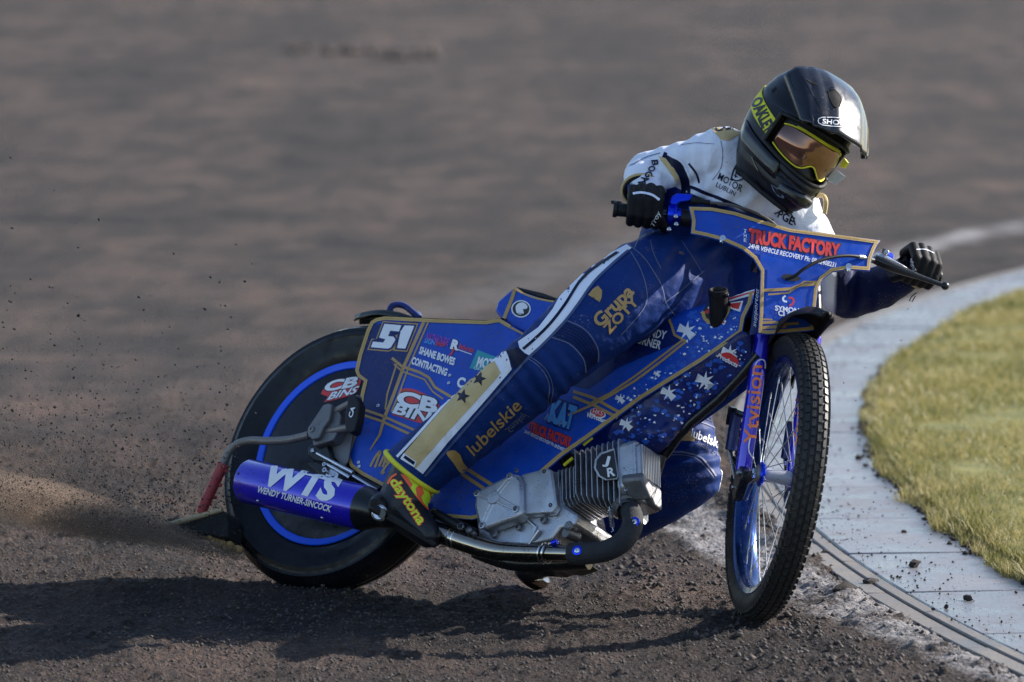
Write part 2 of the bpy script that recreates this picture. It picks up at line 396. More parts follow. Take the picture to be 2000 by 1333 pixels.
def text(name, s, p0, p1, up, bvh, mt, parent, bold=0.02, shear=0.0, off=0.0016, grid=None, bow=0.0, outline=None):
    if outline:
        for k, (ob, om) in enumerate(outline):
            V, Fc = text_px(s, p0, p1, up, ob, shear, bow); decal('lettering_outline', V, Fc, bvh, om, parent, off - 0.0006 * (len(outline) - k) * 0.6, grid)
    V, Fc = text_px(s, p0, p1, up, bold, shear, bow)
    return decal(name, V, Fc, bvh, mt, parent, off, grid)
def star(cx, cy, r, n=7, inner=0.45, rot=0.0, sx=1.0, sy=1.0, sk=0.0):
    out = []
    for i in range(2 * n):
        a = rot + math.pi * i / n - math.pi / 2; rr_ = r * (1 if i % 2 == 0 else inner)
        x, y = rr_ * math.cos(a) * sx, rr_ * math.sin(a) * sy; out.append((cx + x + sk * y, cy + y))
    return out
def ellipse(cx, cy, a, b, rot=0.0, n=24):
    c, s = math.cos(rot), math.sin(rot)
    return [(cx + a * math.cos(t) * c - b * math.sin(t) * s, cy + a * math.cos(t) * s + b * math.sin(t) * c) for t in (2 * math.pi * i / n for i in range(n))]

# ------------------------------------------------------------------ organic forms: tapered limbs grown together into one skin
def blob_mesh(balls, cones, voxel, smooth=6, fac=0.5):
    mb = MB()
    for c, r in balls: mb.ball(c, r, 20, 12)
    for (c, r, ax) in [b for b in cones if len(b) == 3]: mb.ball(c, r, 24, 14, ax)
    for b in [b for b in cones if len(b) == 4]:
        p0, r0, p1, r1 = b; p0, p1 = np.asarray(p0), np.asarray(p1); d = p1 - p0; ln = np.linalg.norm(d)
        mb.ball(p0, r0, 20, 12); mb.ball(p1, r1, 20, 12)
        if ln > abs(r0 - r1) + 1e-4:
            t = d / ln; k = (r0 - r1) / ln; q = math.sqrt(1 - k * k)
            mb.tube([p0 + t * r0 * k, p1 + t * r1 * k], [r0 * q, r1 * q], 20)
    me = bpy.data.meshes.new('b'); me.from_pydata(np.concatenate(mb.V).tolist(), [], mb.F); me.update()
    o = bpy.data.objects.new('b', me); COL.objects.link(o)
    r = o.modifiers.new('r', 'REMESH'); r.mode = 'VOXEL'; r.voxel_size = voxel
    if smooth: s = o.modifiers.new('s', 'SMOOTH'); s.factor = fac; s.iterations = smooth
    bpy.context.view_layer.update(); dg = bpy.context.evaluated_depsgraph_get()
    nm = bpy.data.meshes.new_from_object(o.evaluated_get(dg)); bpy.data.objects.remove(o); bpy.data.meshes.remove(me)
    return nm
def chain(pts):
    """pts: (px, py, distance, radius in px) -> cones"""
    Q = [(at(x, y, Y), r * pxm(Y)) for x, y, Y, r in pts]
    return [(Q[i][0], Q[i][1], Q[i + 1][0], Q[i + 1][1]) for i in range(len(Q) - 1)]
# ------------------------------------------------------------------ the track, the kerb, the lawn
def polar_nodes(N, L):
    tc = N.new('ShaderNodeTexCoord'); sp = N.new('ShaderNodeSeparateXYZ'); L.new(tc.outputs['Object'], sp.inputs[0])
    sx = N.new('ShaderNodeMath'); sx.operation = 'SUBTRACT'; sx.inputs[1].default_value = KERB_C[0]; L.new(sp.outputs[0], sx.inputs[0])
    sy = N.new('ShaderNodeMath'); sy.operation = 'SUBTRACT'; sy.inputs[1].default_value = KERB_C[1]; L.new(sp.outputs[1], sy.inputs[0])
    cb = N.new('ShaderNodeCombineXYZ'); L.new(sx.outputs[0], cb.inputs[0]); L.new(sy.outputs[0], cb.inputs[1])
    ln = N.new('ShaderNodeVectorMath'); ln.operation = 'LENGTH'; L.new(cb.outputs[0], ln.inputs[0])
    an = N.new('ShaderNodeMath'); an.operation = 'ARCTAN2'; L.new(sy.outputs[0], an.inputs[0])
    ng = N.new('ShaderNodeMath'); ng.operation = 'MULTIPLY'; ng.inputs[1].default_value = -1; L.new(sx.outputs[0], ng.inputs[0]); L.new(ng.outputs[0], an.inputs[1])
    sc = N.new('ShaderNodeMath'); sc.operation = 'MULTIPLY'; sc.inputs[1].default_value = 13.0; L.new(an.outputs[0], sc.inputs[0])
    po = N.new('ShaderNodeCombineXYZ'); L.new(ln.outputs['Value'], po.inputs[0]); L.new(sc.outputs[0], po.inputs[1])
    return tc, po
def noise_n(N, L, vec, scale, detail=5, rough=0.55, dist=0.0):
    n = N.new('ShaderNodeTexNoise'); n.inputs['Scale'].default_value = scale; n.inputs['Detail'].default_value = detail; n.inputs['Roughness'].default_value = rough; n.inputs['Distortion'].default_value = dist
    L.new(vec, n.inputs['Vector']); return n
def ramp_n(N, L, src, stops):
    r = N.new('ShaderNodeValToRGB'); L.new(src, r.inputs[0]); e = r.color_ramp.elements
    while len(e) < len(stops): e.new(0.5)
    for i, (p, c) in enumerate(stops): e[i].position = p; e[i].color = (*c, 1)
    return r
def mix_n(N, L, fac, a, b, mode='MIX'):
    m = N.new('ShaderNodeMix'); m.data_type = 'RGBA'; m.blend_type = mode
    if isinstance(fac, float): m.inputs['Factor'].default_value = fac
    else: L.new(fac, m.inputs['Factor'])
    for k, s in (('A', a), ('B', b)):
        if isinstance(s, tuple): m.inputs[k].default_value = (*s, 1)
        else: L.new(s, m.inputs[k])
    return m.outputs['Result']
def dirt_material():
    m, N, L, B = node_mat('track_dirt'); tc, po = polar_nodes(N, L)
    mp = N.new('ShaderNodeMapping'); mp.inputs['Scale'].default_value = (1.0, 0.20, 1.0); mp.inputs['Rotation'].default_value = (0, 0, math.radians(-7)); L.new(tc.outputs['Object'], mp.inputs['Vector'])
    big = noise_n(N, L, mp.outputs[0], 0.75, 7, 0.62, 0.4)
    streak = noise_n(N, L, mp.outputs[0], 4.2, 5, 0.62, 0.3)
    patch = noise_n(N, L, tc.outputs['Object'], 1.3, 6, 0.65)
    grain = noise_n(N, L, tc.outputs['Object'], 95, 4, 0.7)
    c1 = ramp_n(N, L, big.outputs['Fac'], [(0.36, (0.038, 0.029, 0.026)), (0.50, (0.064, 0.047, 0.040)), (0.64, (0.096, 0.069, 0.057))])
    c2 = ramp_n(N, L, streak.outputs['Fac'], [(0.36, (0.52, 0.53, 0.55)), (0.51, (1, 1, 1)), (0.66, (1.42, 1.35, 1.30))])
    c3 = ramp_n(N, L, patch.outputs['Fac'], [(0.38, (0.60, 0.61, 0.65)), (0.60, (1.30, 1.24, 1.19))])
    c4 = ramp_n(N, L, grain.outputs['Fac'], [(0.38, (0.42, 0.42, 0.43)), (0.60, (1.25, 1.24, 1.24)), (0.72, (2.3, 2.25, 2.2))])
    c = mix_n(N, L, 1.0, c1.outputs[0], c2.outputs[0], 'MULTIPLY'); c = mix_n(N, L, 1.0, c, c3.outputs[0], 'MULTIPLY'); c = mix_n(N, L, 0.85, c, c4.outputs[0], 'MULTIPLY')
    at_ = N.new('ShaderNodeVertexColor'); at_.layer_name = 'line'                      # worn chalk line
    wn_ = noise_n(N, L, tc.outputs['Object'], 60, 5, 0.75); w2 = noise_n(N, L, tc.outputs['Object'], 5, 3, 0.6)
    sm = N.new('ShaderNodeMath'); sm.operation = 'ADD'; L.new(wn_.outputs['Fac'], sm.inputs[0]); L.new(w2.outputs['Fac'], sm.inputs[1])
    mr = N.new('ShaderNodeMapRange'); mr.inputs['From Min'].default_value = 0.80; mr.inputs['From Max'].default_value = 1.08; L.new(sm.outputs[0], mr.inputs['Value'])
    ml = N.new('ShaderNodeMath'); ml.operation = 'MULTIPLY'; L.new(mr.outputs[0], ml.inputs[0]); L.new(at_.outputs['Color'], ml.inputs[1])
    c = mix_n(N, L, ml.outputs[0], c, (0.36, 0.345, 0.35))
    L.new(c, B.inputs['Base Color']); B.inputs['Roughness'].default_value = 0.82; B.inputs['Specular IOR Level'].default_value = 0.25
    b1 = noise_n(N, L, tc.outputs['Object'], 55, 8, 0.72); b2 = N.new('ShaderNodeTexVoronoi'); b2.inputs['Scale'].default_value = 85; L.new(tc.outputs['Object'], b2.inputs['Vector'])
    iv = N.new('ShaderNodeMath'); iv.operation = 'MULTIPLY_ADD'; iv.inputs[1].default_value = -0.5; L.new(b2.outputs['Distance'], iv.inputs[0]); L.new(b1.outputs['Fac'], iv.inputs[2])
    bn = N.new('ShaderNodeBump'); bn.inputs['Strength'].default_value = 1.0; bn.inputs['Distance'].default_value = 0.035; L.new(iv.outputs[0], bn.inputs['Height']); L.new(bn.outputs['Normal'], B.inputs['Normal'])
    return m
def axis_pts(dense0, dense1, step, lo, hi, g=1.10):
    p = list(np.arange(dense0, dense1, step)); s = step; x = dense0
    left = []
    while x > lo: s *= g; x -= s; left.append(x)
    s = step; x = p[-1]; rightp = []
    while x < hi: s *= g; x += s; rightp.append(x)
    return np.array(left[::-1] + p + rightp)
LINE = [(1.25, 13.6), (0.86, 15.0), (0.60, 16.3), (0.46, 17.3), (0.46, 18.8), (0.62, 20.6), (0.98, 23.4), (1.42, 26.0), (2.2, 28.6), (3.6, 31.5), (6, 35)]
def build_ground():
    xs = axis_pts(-2.3, 1.45, 0.0085, -900, 900, 1.14); ys = axis_pts(13.3, 18.6, 0.0125, -200, 1500, 1.03)
    X, Y = np.meshgrid(xs, ys); r = np.hypot(X - KERB_C[0], Y - KERB_C[1]); th = np.arctan2(Y - KERB_C[1], -(X - KERB_C[0]))
    near = np.clip((23 - Y) / 4, 0, 1) * np.clip((Y - 9) / 3, 0, 1); mid = np.clip((32 - Y) / 8, 0, 1) * np.clip((Y - 5) / 5, 0, 1) * np.clip((6 - np.abs(X)) / 3, 0, 1)
    Z = mid * (0.020 * fbm(X / 0.55, Y / 0.8, 3, 3) + 0.030 * fbm(r / 0.30, th * 5, 3, 9)) + near * (0.020 * fbm(X / 0.09, Y / 0.11, 3, 21) + 0.014 * (np.abs(fbm(X / 0.035, Y / 0.04, 3, 31)) * 2))
    Z += 0.012 * np.maximum(0, fbm(X / 0.03, Y / 0.035, 2, 41) - 0.12) * near * 3
    Z += 0.25 * fbm(X / 18, Y / 18, 2, 77) * np.clip((np.hypot(X, Y - 16) - 14) / 30, 0, 1)
    # loose berm thrown up along the kerb, and the inside of the ring lies under the lawn
    Z += np.exp(-((r - 20.50) / 0.09) ** 2) * (0.026 + 0.06 * np.maximum(0, fbm(X / 0.14, Y / 0.18, 3, 53))); berm = np.exp(-((r - 20.76) / 0.16) ** 2); Z += berm * (0.012 + 0.05 * np.maximum(0, fbm(X / 0.16, Y / 0.2, 3, 51)))
    Z -= np.clip((20.415 + 0.10 * fbm(X / 0.12, Y / 0.15, 3, 57) - r) / 0.03, 0, 1) * 0.12
    # soft hollows under the tyres
    for c_, w in ((bw(0, 0, -RR), 0.16), (fwp(0, 0, -RF), 0.10)):
        Z -= 0.012 * np.exp(-(((X - c_[0]) / w) ** 2 + ((Y - c_[1]) / (w * 1.4)) ** 2))
    # furrow and ridge thrown by the sliding rear tyre
    c_ = bw(0, 0, -RR); dd = (X - c_[0]); Z += 0.035 * np.exp(-((Y - c_[1] + 0.16) / 0.10) ** 2) * np.exp(-((dd + 0.25) / 0.35) ** 2)
    ny, nx = X.shape; V = np.stack([X, Y, Z], -1).reshape(-1, 3)
    i = np.arange((ny - 1) * (nx - 1)); a = (i // (nx - 1)) * nx + i % (nx - 1)
    Fc = np.stack([a, a + 1, a + nx + 1, a + nx], -1)
    me = bpy.data.meshes.new('ground'); me.vertices.add(len(V)); me.vertices.foreach_set('co', V.ravel())
    me.loops.add(Fc.size); me.loops.foreach_set('vertex_index', Fc.ravel().astype(np.int32)); me.polygons.add(len(Fc))
    me.polygons.foreach_set('loop_start', np.arange(0, Fc.size, 4, dtype=np.int32)); me.update(calc_edges=True); me.validate()
    Lp = np.array(catmull(LINE, 10)); d = np.full(X.size, 9.0); sel = np.where((V[:, 0] > -0.3) & (V[:, 0] < 8) & (V[:, 1] > 13) & (V[:, 1] < 36))[0]
    for k in range(len(Lp) - 1):
        a_, b_ = Lp[k], Lp[k + 1]; ab = b_ - a_; q = V[sel, :2] - a_; t = np.clip((q @ ab) / (ab @ ab), 0, 1)
        d[sel] = np.minimum(d[sel], np.linalg.norm(q - t[:, None] * ab, axis=1))
    d2 = np.full(X.size, 9.0); Lq = np.array(catmull([(-1.6, 20.6), (-0.94, 21.95), (-0.45, 23.6), (0.0, 25.4), (0.59, 28.1), (1.6, 31.5), (3.2, 36)], 8))
    sel = np.where((V[:, 0] > -3) & (V[:, 0] < 5) & (V[:, 1] > 19) & (V[:, 1] < 37))[0]
    for k in range(len(Lq) - 1):
        a_, b_ = Lq[k], Lq[k + 1]; ab = b_ - a_; q = V[sel, :2] - a_; t = np.clip((q @ ab) / (ab @ ab), 0, 1)
        d2[sel] = np.minimum(d2[sel], np.linalg.norm(q - t[:, None] * ab, axis=1))
    wob = 0.05 * fbm(V[:, 0] / 0.2, V[:, 1] / 0.25, 2, 61)
    w = np.maximum(np.clip((0.135 + wob - d) / 0.05, 0, 1), 0.20 * np.clip((0.30 - d2) / 0.25, 0, 1) * np.clip((V[:, 0] + 0.9) / 0.6, 0, 1) * np.clip((1.2 - V[:, 0]) / 0.6, 0, 1))
    ca = me.color_attributes.new('line', 'FLOAT_COLOR', 'POINT'); ca.data.foreach_set('color', np.stack([w, w, w, np.ones_like(w)], -1).ravel().astype(np.float32))
    o = link_mesh('ground', me, dirt_material(), None, True, 180); o['kind'] = 'structure'
    global GXS, GYS, GZ
    GXS, GYS, GZ = xs, ys, Z
    return o
def gz(x, y):
    i = np.clip(np.searchsorted(GXS, x) - 1, 0, len(GXS) - 2); j = np.clip(np.searchsorted(GYS, y) - 1, 0, len(GYS) - 2); return GZ[j, i]
build_ground()

def concrete_material(name, base, rough):
    m, N, L, B = node_mat(name); tc = N.new('ShaderNodeTexCoord'); oi = N.new('ShaderNodeObjectInfo')
    n1 = noise_n(N, L, tc.outputs['Object'], 4.0, 6, 0.65); n2 = noise_n(N, L, tc.outputs['Object'], 130, 3, 0.7); n3 = noise_n(N, L, tc.outputs['Object'], 16, 5, 0.7)
    c1 = ramp_n(N, L, n1.outputs['Fac'], [(0.3, tuple(v * 0.74 for v in base)), (0.7, tuple(v * 1.12 for v in base))])
    c2 = ramp_n(N, L, n2.outputs['Fac'], [(0.38, (0.8, 0.8, 0.8)), (0.6, (1.06, 1.06, 1.06))])
    c = mix_n(N, L, 1.0, c1.outputs[0], c2.outputs[0], 'MULTIPLY')
    mv = N.new('ShaderNodeMapRange'); mv.inputs['To Min'].default_value = 0.86; mv.inputs['To Max'].default_value = 1.08; L.new(oi.outputs['Random'], mv.inputs['Value'])
    hv = N.new('ShaderNodeHueSaturation'); L.new(c, hv.inputs['Color']); L.new(mv.outputs[0], hv.inputs['Value'])
    dm = N.new('ShaderNodeMapRange'); dm.inputs['From Min'].default_value = 0.57; dm.inputs['From Max'].default_value = 0.72; L.new(n3.outputs['Fac'], dm.inputs['Value'])
    c = mix_n(N, L, dm.outputs[0], hv.outputs[0], (0.15, 0.125, 0.11)); L.new(c, B.inputs['Base Color'])
    rr_ = N.new('ShaderNodeMapRange'); rr_.inputs['To Min'].default_value = rough - 0.18; rr_.inputs['To Max'].default_value = rough + 0.22; rr_.inputs['From Min'].default_value = 0.35; rr_.inputs['From Max'].default_value = 0.65
    L.new(n1.outputs['Fac'], rr_.inputs['Value']); L.new(rr_.outputs[0], B.inputs['Roughness'])
    bn = N.new('ShaderNodeBump'); bn.inputs['Strength'].default_value = 0.35; bn.inputs['Distance'].default_value = 0.006; L.new(n2.outputs['Fac'], bn.inputs['Height']); L.new(bn.outputs['Normal'], B.inputs['Normal'])
    return m
M['concrete'] = concrete_material('damp_concrete', (0.20, 0.20, 0.215), 0.36)
M['edging'] = concrete_material('old_concrete_edging', (0.19, 0.172, 0.155), 0.62)
def arc_block(r0, r1, t0, t1, z0, z1, n=4, gap=0.004):
    mb = MB(); g = gap / r0; T = np.linspace(t0 + g, t1 - g, n + 1); V = []
    for t in T: V += [arc(r0, t, z1), arc(r1, t, z1), arc(r1, t, z0), arc(r0, t, z0)]
    Fc = [tuple(4 * k + j for j in (0, 1, 2, 3))[::1] for k in (0,)] + [tuple(4 * n + j for j in (3, 2, 1, 0))]
    for k in range(n):
        for j in range(4): Fc.append((4 * k + j, 4 * (k + 1) + j, 4 * (k + 1) + (j + 1) % 4, 4 * k + (j + 1) % 4))
    return mb.add(V, Fc)
def build_kerb():
    k = bpy.data.objects.new('kerb', None); COL.objects.link(k); k.location = Vector(arc(20.2, -0.05, 0)); k['kind'] = 'structure'
    bed = arc_block(19.96, 20.435, -0.34, 1.1, -0.14, -0.004, 120, 0); mk('kerb_bed', bed, M['edging'], k, False)
    rng = random.Random(4); t = -0.0365 - 8 * 0.0385
    while t < 1.0:
        dz = rng.uniform(-0.002, 0.002)
        mk('slab', arc_block(20.0, 20.345, t, t + 0.0385, -0.10, 0.034 + dz), M['concrete'], k, True, 30, bevel=0.005)
        t += 0.0385
    t = -0.02 - 6 * 0.05
    while t < 1.0:
        mk('edging_stone', arc_block(20.347, 20.384, t, t + 0.05, -0.10, 0.0315 + rng.uniform(-0.002, 0.002)), M['edging'], k, True, 30, bevel=0.004)
        mk('edging_stone', arc_block(20.3855, 20.440, t + 0.02, t + 0.07, -0.10, 0.027 + rng.uniform(-0.002, 0.002)), M['edging'], k, True, 30, bevel=0.004)
        t += 0.05
    return k
build_kerb()

def lawn_material():
    m, N, L, B = node_mat('lawn_soil'); tc = N.new('ShaderNodeTexCoord')
    n1 = noise_n(N, L, tc.outputs['Object'], 6, 6, 0.6); n2 = noise_n(N, L, tc.outputs['Object'], 70, 4, 0.7)
    c1 = ramp_n(N, L, n1.outputs['Fac'], [(0.3, (0.070, 0.090, 0.018)), (0.55, (0.17, 0.165, 0.032)), (0.75, (0.28, 0.235, 0.065))])
    c2 = ramp_n(N, L, n2.outputs['Fac'], [(0.3, (0.5, 0.5, 0.5)), (0.7, (1.2, 1.2, 1.2))])
    L.new(mix_n(N, L, 1.0, c1.outputs[0], c2.outputs[0], 'MULTIPLY'), B.inputs['Base Color']); B.inputs['Roughness'].default_value = 0.9
    return m
def blade_material():
    m, N, L, B = node_mat('grass_blades'); g = N.new('ShaderNodeNewGeometry'); tc = N.new('ShaderNodeTexCoord')
    n1 = noise_n(N, L, tc.outputs['Object'], 2.2, 4, 0.6)
    ad = N.new('ShaderNodeMath'); ad.operation = 'MULTIPLY_ADD'; ad.inputs[1].default_value = 0.55; L.new(g.outputs['Random Per Island'], ad.inputs[0]); L.new(n1.outputs['Fac'], ad.inputs[2])
    c = ramp_n(N, L, ad.outputs[0], [(0.36, (0.050, 0.075, 0.016)), (0.58, (0.15, 0.160, 0.036)), (0.80, (0.29, 0.255, 0.080)), (1.0, (0.44, 0.36, 0.16))])
    L.new(c.outputs[0], B.inputs['Base Color']); B.inputs['Roughness'].default_value = 0.55
    tr = N.new('ShaderNodeBsdfTranslucent'); L.new(c.outputs[0], tr.inputs['Color']); ms = N.new('ShaderNodeMixShader'); ms.inputs[0].default_value = 0.35
    L.new(B.outputs[0], ms.inputs[1]); L.new(tr.outputs[0], ms.inputs[2]); L.new(ms.outputs[0], N['Material Output'].inputs['Surface'])
    return m
def build_lawn():
    T = np.linspace(-0.5, 1.25, 420); mb = MB(); V = []; rad = [20.0, 19.985, 19.93, 19.8, 19.4, 18.5, 16, 10, 0.5]; zz = [-0.05, 0.036, 0.052, 0.058, 0.06, 0.06, 0.06, 0.06, 0.06]
    wob = 0.03 * fbm(T * 60, T * 0 + 3, 3, 5)
    for r, z in zip(rad, zz):
        for i, t in enumerate(T): V.append(arc(r + (wob[i] if r > 19.3 else 0), t, z + (0.02 * float(vnoise(A3(t * 30), A3(r * 3), 8)[0]) if r < 19.97 else 0)))
    n = len(T); Fc = [(i * n + k, i * n + k + 1, (i + 1) * n + k + 1, (i + 1) * n + k) for i in range(len(rad) - 1) for k in range(n - 1)]
    mb.add(V, Fc); o = mk('lawn', mb, lawn_material(), None, True, 60); o['kind'] = 'structure'
    rng = np.random.default_rng(5); N_ = 200000
    y = 13.2 + (rng.random(N_) ** 1.15) * 17.0; th = np.arcsin((y - KERB_C[1]) / 20.0)
    xe = KERB_C[0] - 20.0 * np.cos(th); wide = rng.random(N_) < 0.33; xmax = np.where(wide, 3.2, np.maximum(0.12, y * 0.0868 - xe + 0.12))
    dr = rng.random(N_) * xmax - 0.01 + 0.085 * fbm(th * 90, th * 0 + 1, 4, 15)
    R = 20.0 - dr; x = KERB_C[0] - R * np.cos(th); yy = KERB_C[1] + R * np.sin(th)
    hgt = rng.uniform(0.010, 0.042, N_) * (0.7 + 0.9 * vnoise(x * 6, yy * 4, 12)); wdt = rng.uniform(0.0008, 0.0020, N_) * (0.8 + (y - 15) * 0.12)
    az = rng.random(N_) * 2 * math.pi; ln = rng.uniform(0.1, 1.0, N_) * hgt; z0 = np.where(dr < 0.03, 0.03, 0.05)
    base = np.stack([x, yy, z0], -1); side = np.stack([np.cos(az), np.sin(az), 0 * az], -1) * wdt[:, None]
    la = rng.random(N_) * 2 * math.pi; lean = np.stack([np.cos(la), np.sin(la), 0 * la], -1) * ln[:, None]
    mid = base + lean * 0.35 + np.stack([0 * x, 0 * x, hgt * 0.6], -1); tip = base + lean + np.stack([0 * x, 0 * x, hgt], -1)
    Vb = np.stack([base - side, base + side, mid + side * 0.7, mid - side * 0.7, tip], 1).reshape(-1, 3)
    i = np.arange(N_) * 5; li = np.stack([i, i + 1, i + 2, i + 3, i + 3, i + 2, i + 4], -1).ravel().astype(np.int32); ls = np.stack([np.arange(N_) * 7, np.arange(N_) * 7 + 4], -1).ravel().astype(np.int32)
    me = bpy.data.meshes.new('grass'); me.vertices.add(N_ * 5); me.vertices.foreach_set('co', Vb.ravel()); me.loops.add(len(li)); me.loops.foreach_set('vertex_index', li); me.polygons.add(len(ls)); me.polygons.foreach_set('loop_start', ls); me.update(calc_edges=True)
    g = link_mesh('grass', me, blade_material(), None, False); tag(g, 'short yellowing green grass of the infield behind the concrete kerb', 'grass', kind='stuff')
build_lawn()

def clod_variants(seed, n=6):
    rng = np.random.default_rng(seed); out = []
    for k in range(n):
        bm = bmesh.new(); bmesh.ops.create_icosphere(bm, subdivisions=1, radius=1.0)
        V = np.array([v.co[:] for v in bm.verts]); Fc = [tuple(v.index for v in f.verts) for f in bm.faces]; bm.free()
        V = V * rng.uniform(0.62, 1.2, (len(V), 1)) * np.array([1.0, rng.uniform(0.7, 1.1), rng.uniform(0.5, 0.8)]); out.append((V, Fc))
    return out
CLODS = clod_variants(2)
OCT = (np.array([(1, 0, 0), (-1, 0, 0), (0, 1, 0), (0, -1, 0), (0, 0, 1), (0, 0, -1)], float), [(0, 2, 4), (2, 1, 4), (1, 3, 4), (3, 0, 4), (2, 0, 5), (1, 2, 5), (3, 1, 5), (0, 3, 5)])
M['clod'] = mat('dirt_clod', (0.030, 0.024, 0.021), 0.9, var=0.35, scale=40, bump=0.9, bscale=220)
M['crumb'] = mat('dirt_crumbs', (0.062, 0.050, 0.044), 0.85, var=0.5, scale=25)
def scatter(name, P, S, seed, mt, parent=None, jit=0.35):
    """one joined mesh of small irregular lumps"""
    rng = np.random.default_rng(seed); n = len(P); V0, F0 = OCT
    V = V0[None] * rng.uniform(1 - jit, 1 + jit, (n, 6, 1)) * (S[:, None, None])
    a = rng.random(n) * 2 * math.pi; c, s_ = np.cos(a), np.sin(a); tl = rng.uniform(-0.6, 0.6, n)
    X = V[..., 0] * c[:, None] - V[..., 1] * s_[:, None]; Y = V[..., 0] * s_[:, None] + V[..., 1] * c[:, None]; Z = V[..., 2] * 0.8 + X * tl[:, None] * 0.5
    V = np.stack([X, Y, Z], -1) + P[:, None]
    F_ = (np.array(F0)[None] + (np.arange(n) * 6)[:, None, None]).reshape(-1, 3)
    me = bpy.data.meshes.new(name); me.vertices.add(n * 6); me.vertices.foreach_set('co', V.ravel()); me.loops.add(F_.size); me.loops.foreach_set('vertex_index', F_.ravel().astype(np.int32))
    me.polygons.add(len(F_)); me.polygons.foreach_set('loop_start', np.arange(0, F_.size, 3, dtype=np.int32)); me.update(calc_edges=True)
    return link_mesh(name, me, mt, parent, False)
def build_clods():
    rng = np.random.default_rng(11)
    n = 70000; y = 13.6 + rng.random(n) ** 1.2 * 7.0; x = (rng.random(n) * 2 - 1) * 0.092 * y
    r = np.hypot(x - KERB_C[0], y - KERB_C[1]); keep = r > 20.42; x, y, r = x[keep], y[keep], r[keep]
    Lp = np.array(catmull(LINE, 6)); dl = np.min(np.hypot(x[:, None] - Lp[None, :, 0], y[:, None] - Lp[None, :, 1]), 1); keep = (dl > 0.16) | (rng.random(len(x)) < 0.22); x, y, r = x[keep], y[keep], r[keep]
    S = 0.0014 + 0.0046 * rng.random(len(x)) ** 4; S = np.where((r < 21.0) & (rng.random(len(x)) < 0.5), S * 1.8, S)
    P = np.stack([x, y, gz(x, y) + S * 0.3], -1)
    o = scatter('dirt_crumbs', P, S, 1, M['crumb']); tag(o, 'loose crumbs of dark dirt covering the track surface', 'dirt', kind='stuff')
    n = 4600; t = rng.uniform(-0.25, 0.45, n); R = 20.36 - np.abs(rng.normal(0, 0.14, n)); k = R > 19.98; t, R = t[k], R[k]
    Pk = np.array([arc(a, b, 0.036) for a, b in zip(R, t)]); S = 0.0008 + 0.0042 * rng.random(len(R)) ** 5
    o = scatter('kerb_crumbs', Pk, S, 3, M['clod']); tag(o, 'small crumbs of dirt thrown onto the concrete kerb', 'dirt', kind='stuff')
    n = 5200; t = rng.uniform(-0.25, 0.45, n); R = 19.985 + rng.normal(0, 0.018, n) + 0.05 * fbm(t * 70, t * 0, 3, 99); P = np.array([arc(a, b, 0.037) for a, b in zip(R, t)]); S = 0.002 + 0.013 * rng.random(n) ** 3.5
    o = scatter('soil_edge', P, S, 4, M['clod']); tag(o, 'dark crumbled soil along the edge of the grass', 'soil', kind='stuff')
    P = []
    for (xa, ya, xb, yb, m_) in ((640, 93, 730, 101, 34), (745, 98, 850, 114, 40), (560, 90, 640, 98, 8)):
        for k in range(m_): P.append(on_ground(rng.uniform(xa, xb), rng.uniform(ya, yb), 0.0))
    P = np.array(P); P[:, 2] = gz(P[:, 0], P[:, 1]) + 0.02; o = scatter('dirt_ridge', P, rng.uniform(0.02, 0.055, len(P)), 6, M['crumb']); tag(o, 'dark lumps of dirt heaped far out on the track', 'dirt', kind='stuff')
    def lump(px, py, rpx, z, label, seed):
        p = on_ground(px, py, z); r_ = rpx * pxm(p[1]); V, Fc = CLODS[seed % 6]; bm = bmesh.new(); vs_ = [bm.verts.new(v) for v in V]
        for f in Fc: bm.faces.new([vs_[i] for i in f])
        bmesh.ops.subdivide_edges(bm, edges=bm.edges[:], cuts=2, use_grid_fill=True, smooth=0.3)
        rg = np.random.default_rng(seed)
        for v in bm.verts: v.co *= 1 + rg.uniform(-0.09, 0.09)
        bmesh.ops.scale(bm, vec=(r_, r_, r_), verts=bm.verts); me = bpy.data.meshes.new('dirt_clod'); bm.to_mesh(me); bm.free()
        o = link_mesh('dirt_clod', me, M['clod'], None, True, 30); o.location = Vector((p[0], p[1], z + r_ * 0.42)); o.rotation_euler = (0, 0, seed * 1.3)
        tag(o, label, 'dirt clod', 'clods beside the track')
    k_ = 0.034
    for i, (px, py, r_, z, lb) in enumerate([
        (1648, 1172, 30, 0.02, 'large rounded clod of dirt lying beside the front tyre, off the kerb'),
        (1785, 1108, 16, k_, 'dark jagged clod in the middle of the kerb, largest lying on the concrete'),
        (1890, 1172, 11, k_, 'dark clod on the kerb nearest the lower right corner of the photo'),
        (1766, 1042, 8, k_, 'small dark clod on the kerb just behind the largest clod'),
        (1676, 898, 9, k_, 'dark clod on the far kerb next to the grass edge, left one of a pair'),
        (1690, 912, 7, k_, 'dark clod on the far kerb next to the grass edge, right one of a pair'),
        (1848, 1188, 7, k_, 'small clod on the front edge of the kerb at a slab joint'),
        (1822, 1192, 6, k_, 'tiny clod beside the front edge of the kerb, near the lower slab joint'),
        (1700, 1145, 17, 0.02, 'flattened clod in the loose dirt beyond the large rounded clod'),
        (1745, 1215, 12, 0.02, 'clod half buried in the loose dirt in front of the kerb edging'),
        (1610, 1085, 10, 0.02, 'clod by the kerb edging directly behind the front tyre')]): lump(px, py, r_, z, lb, i + 3)
build_clods()
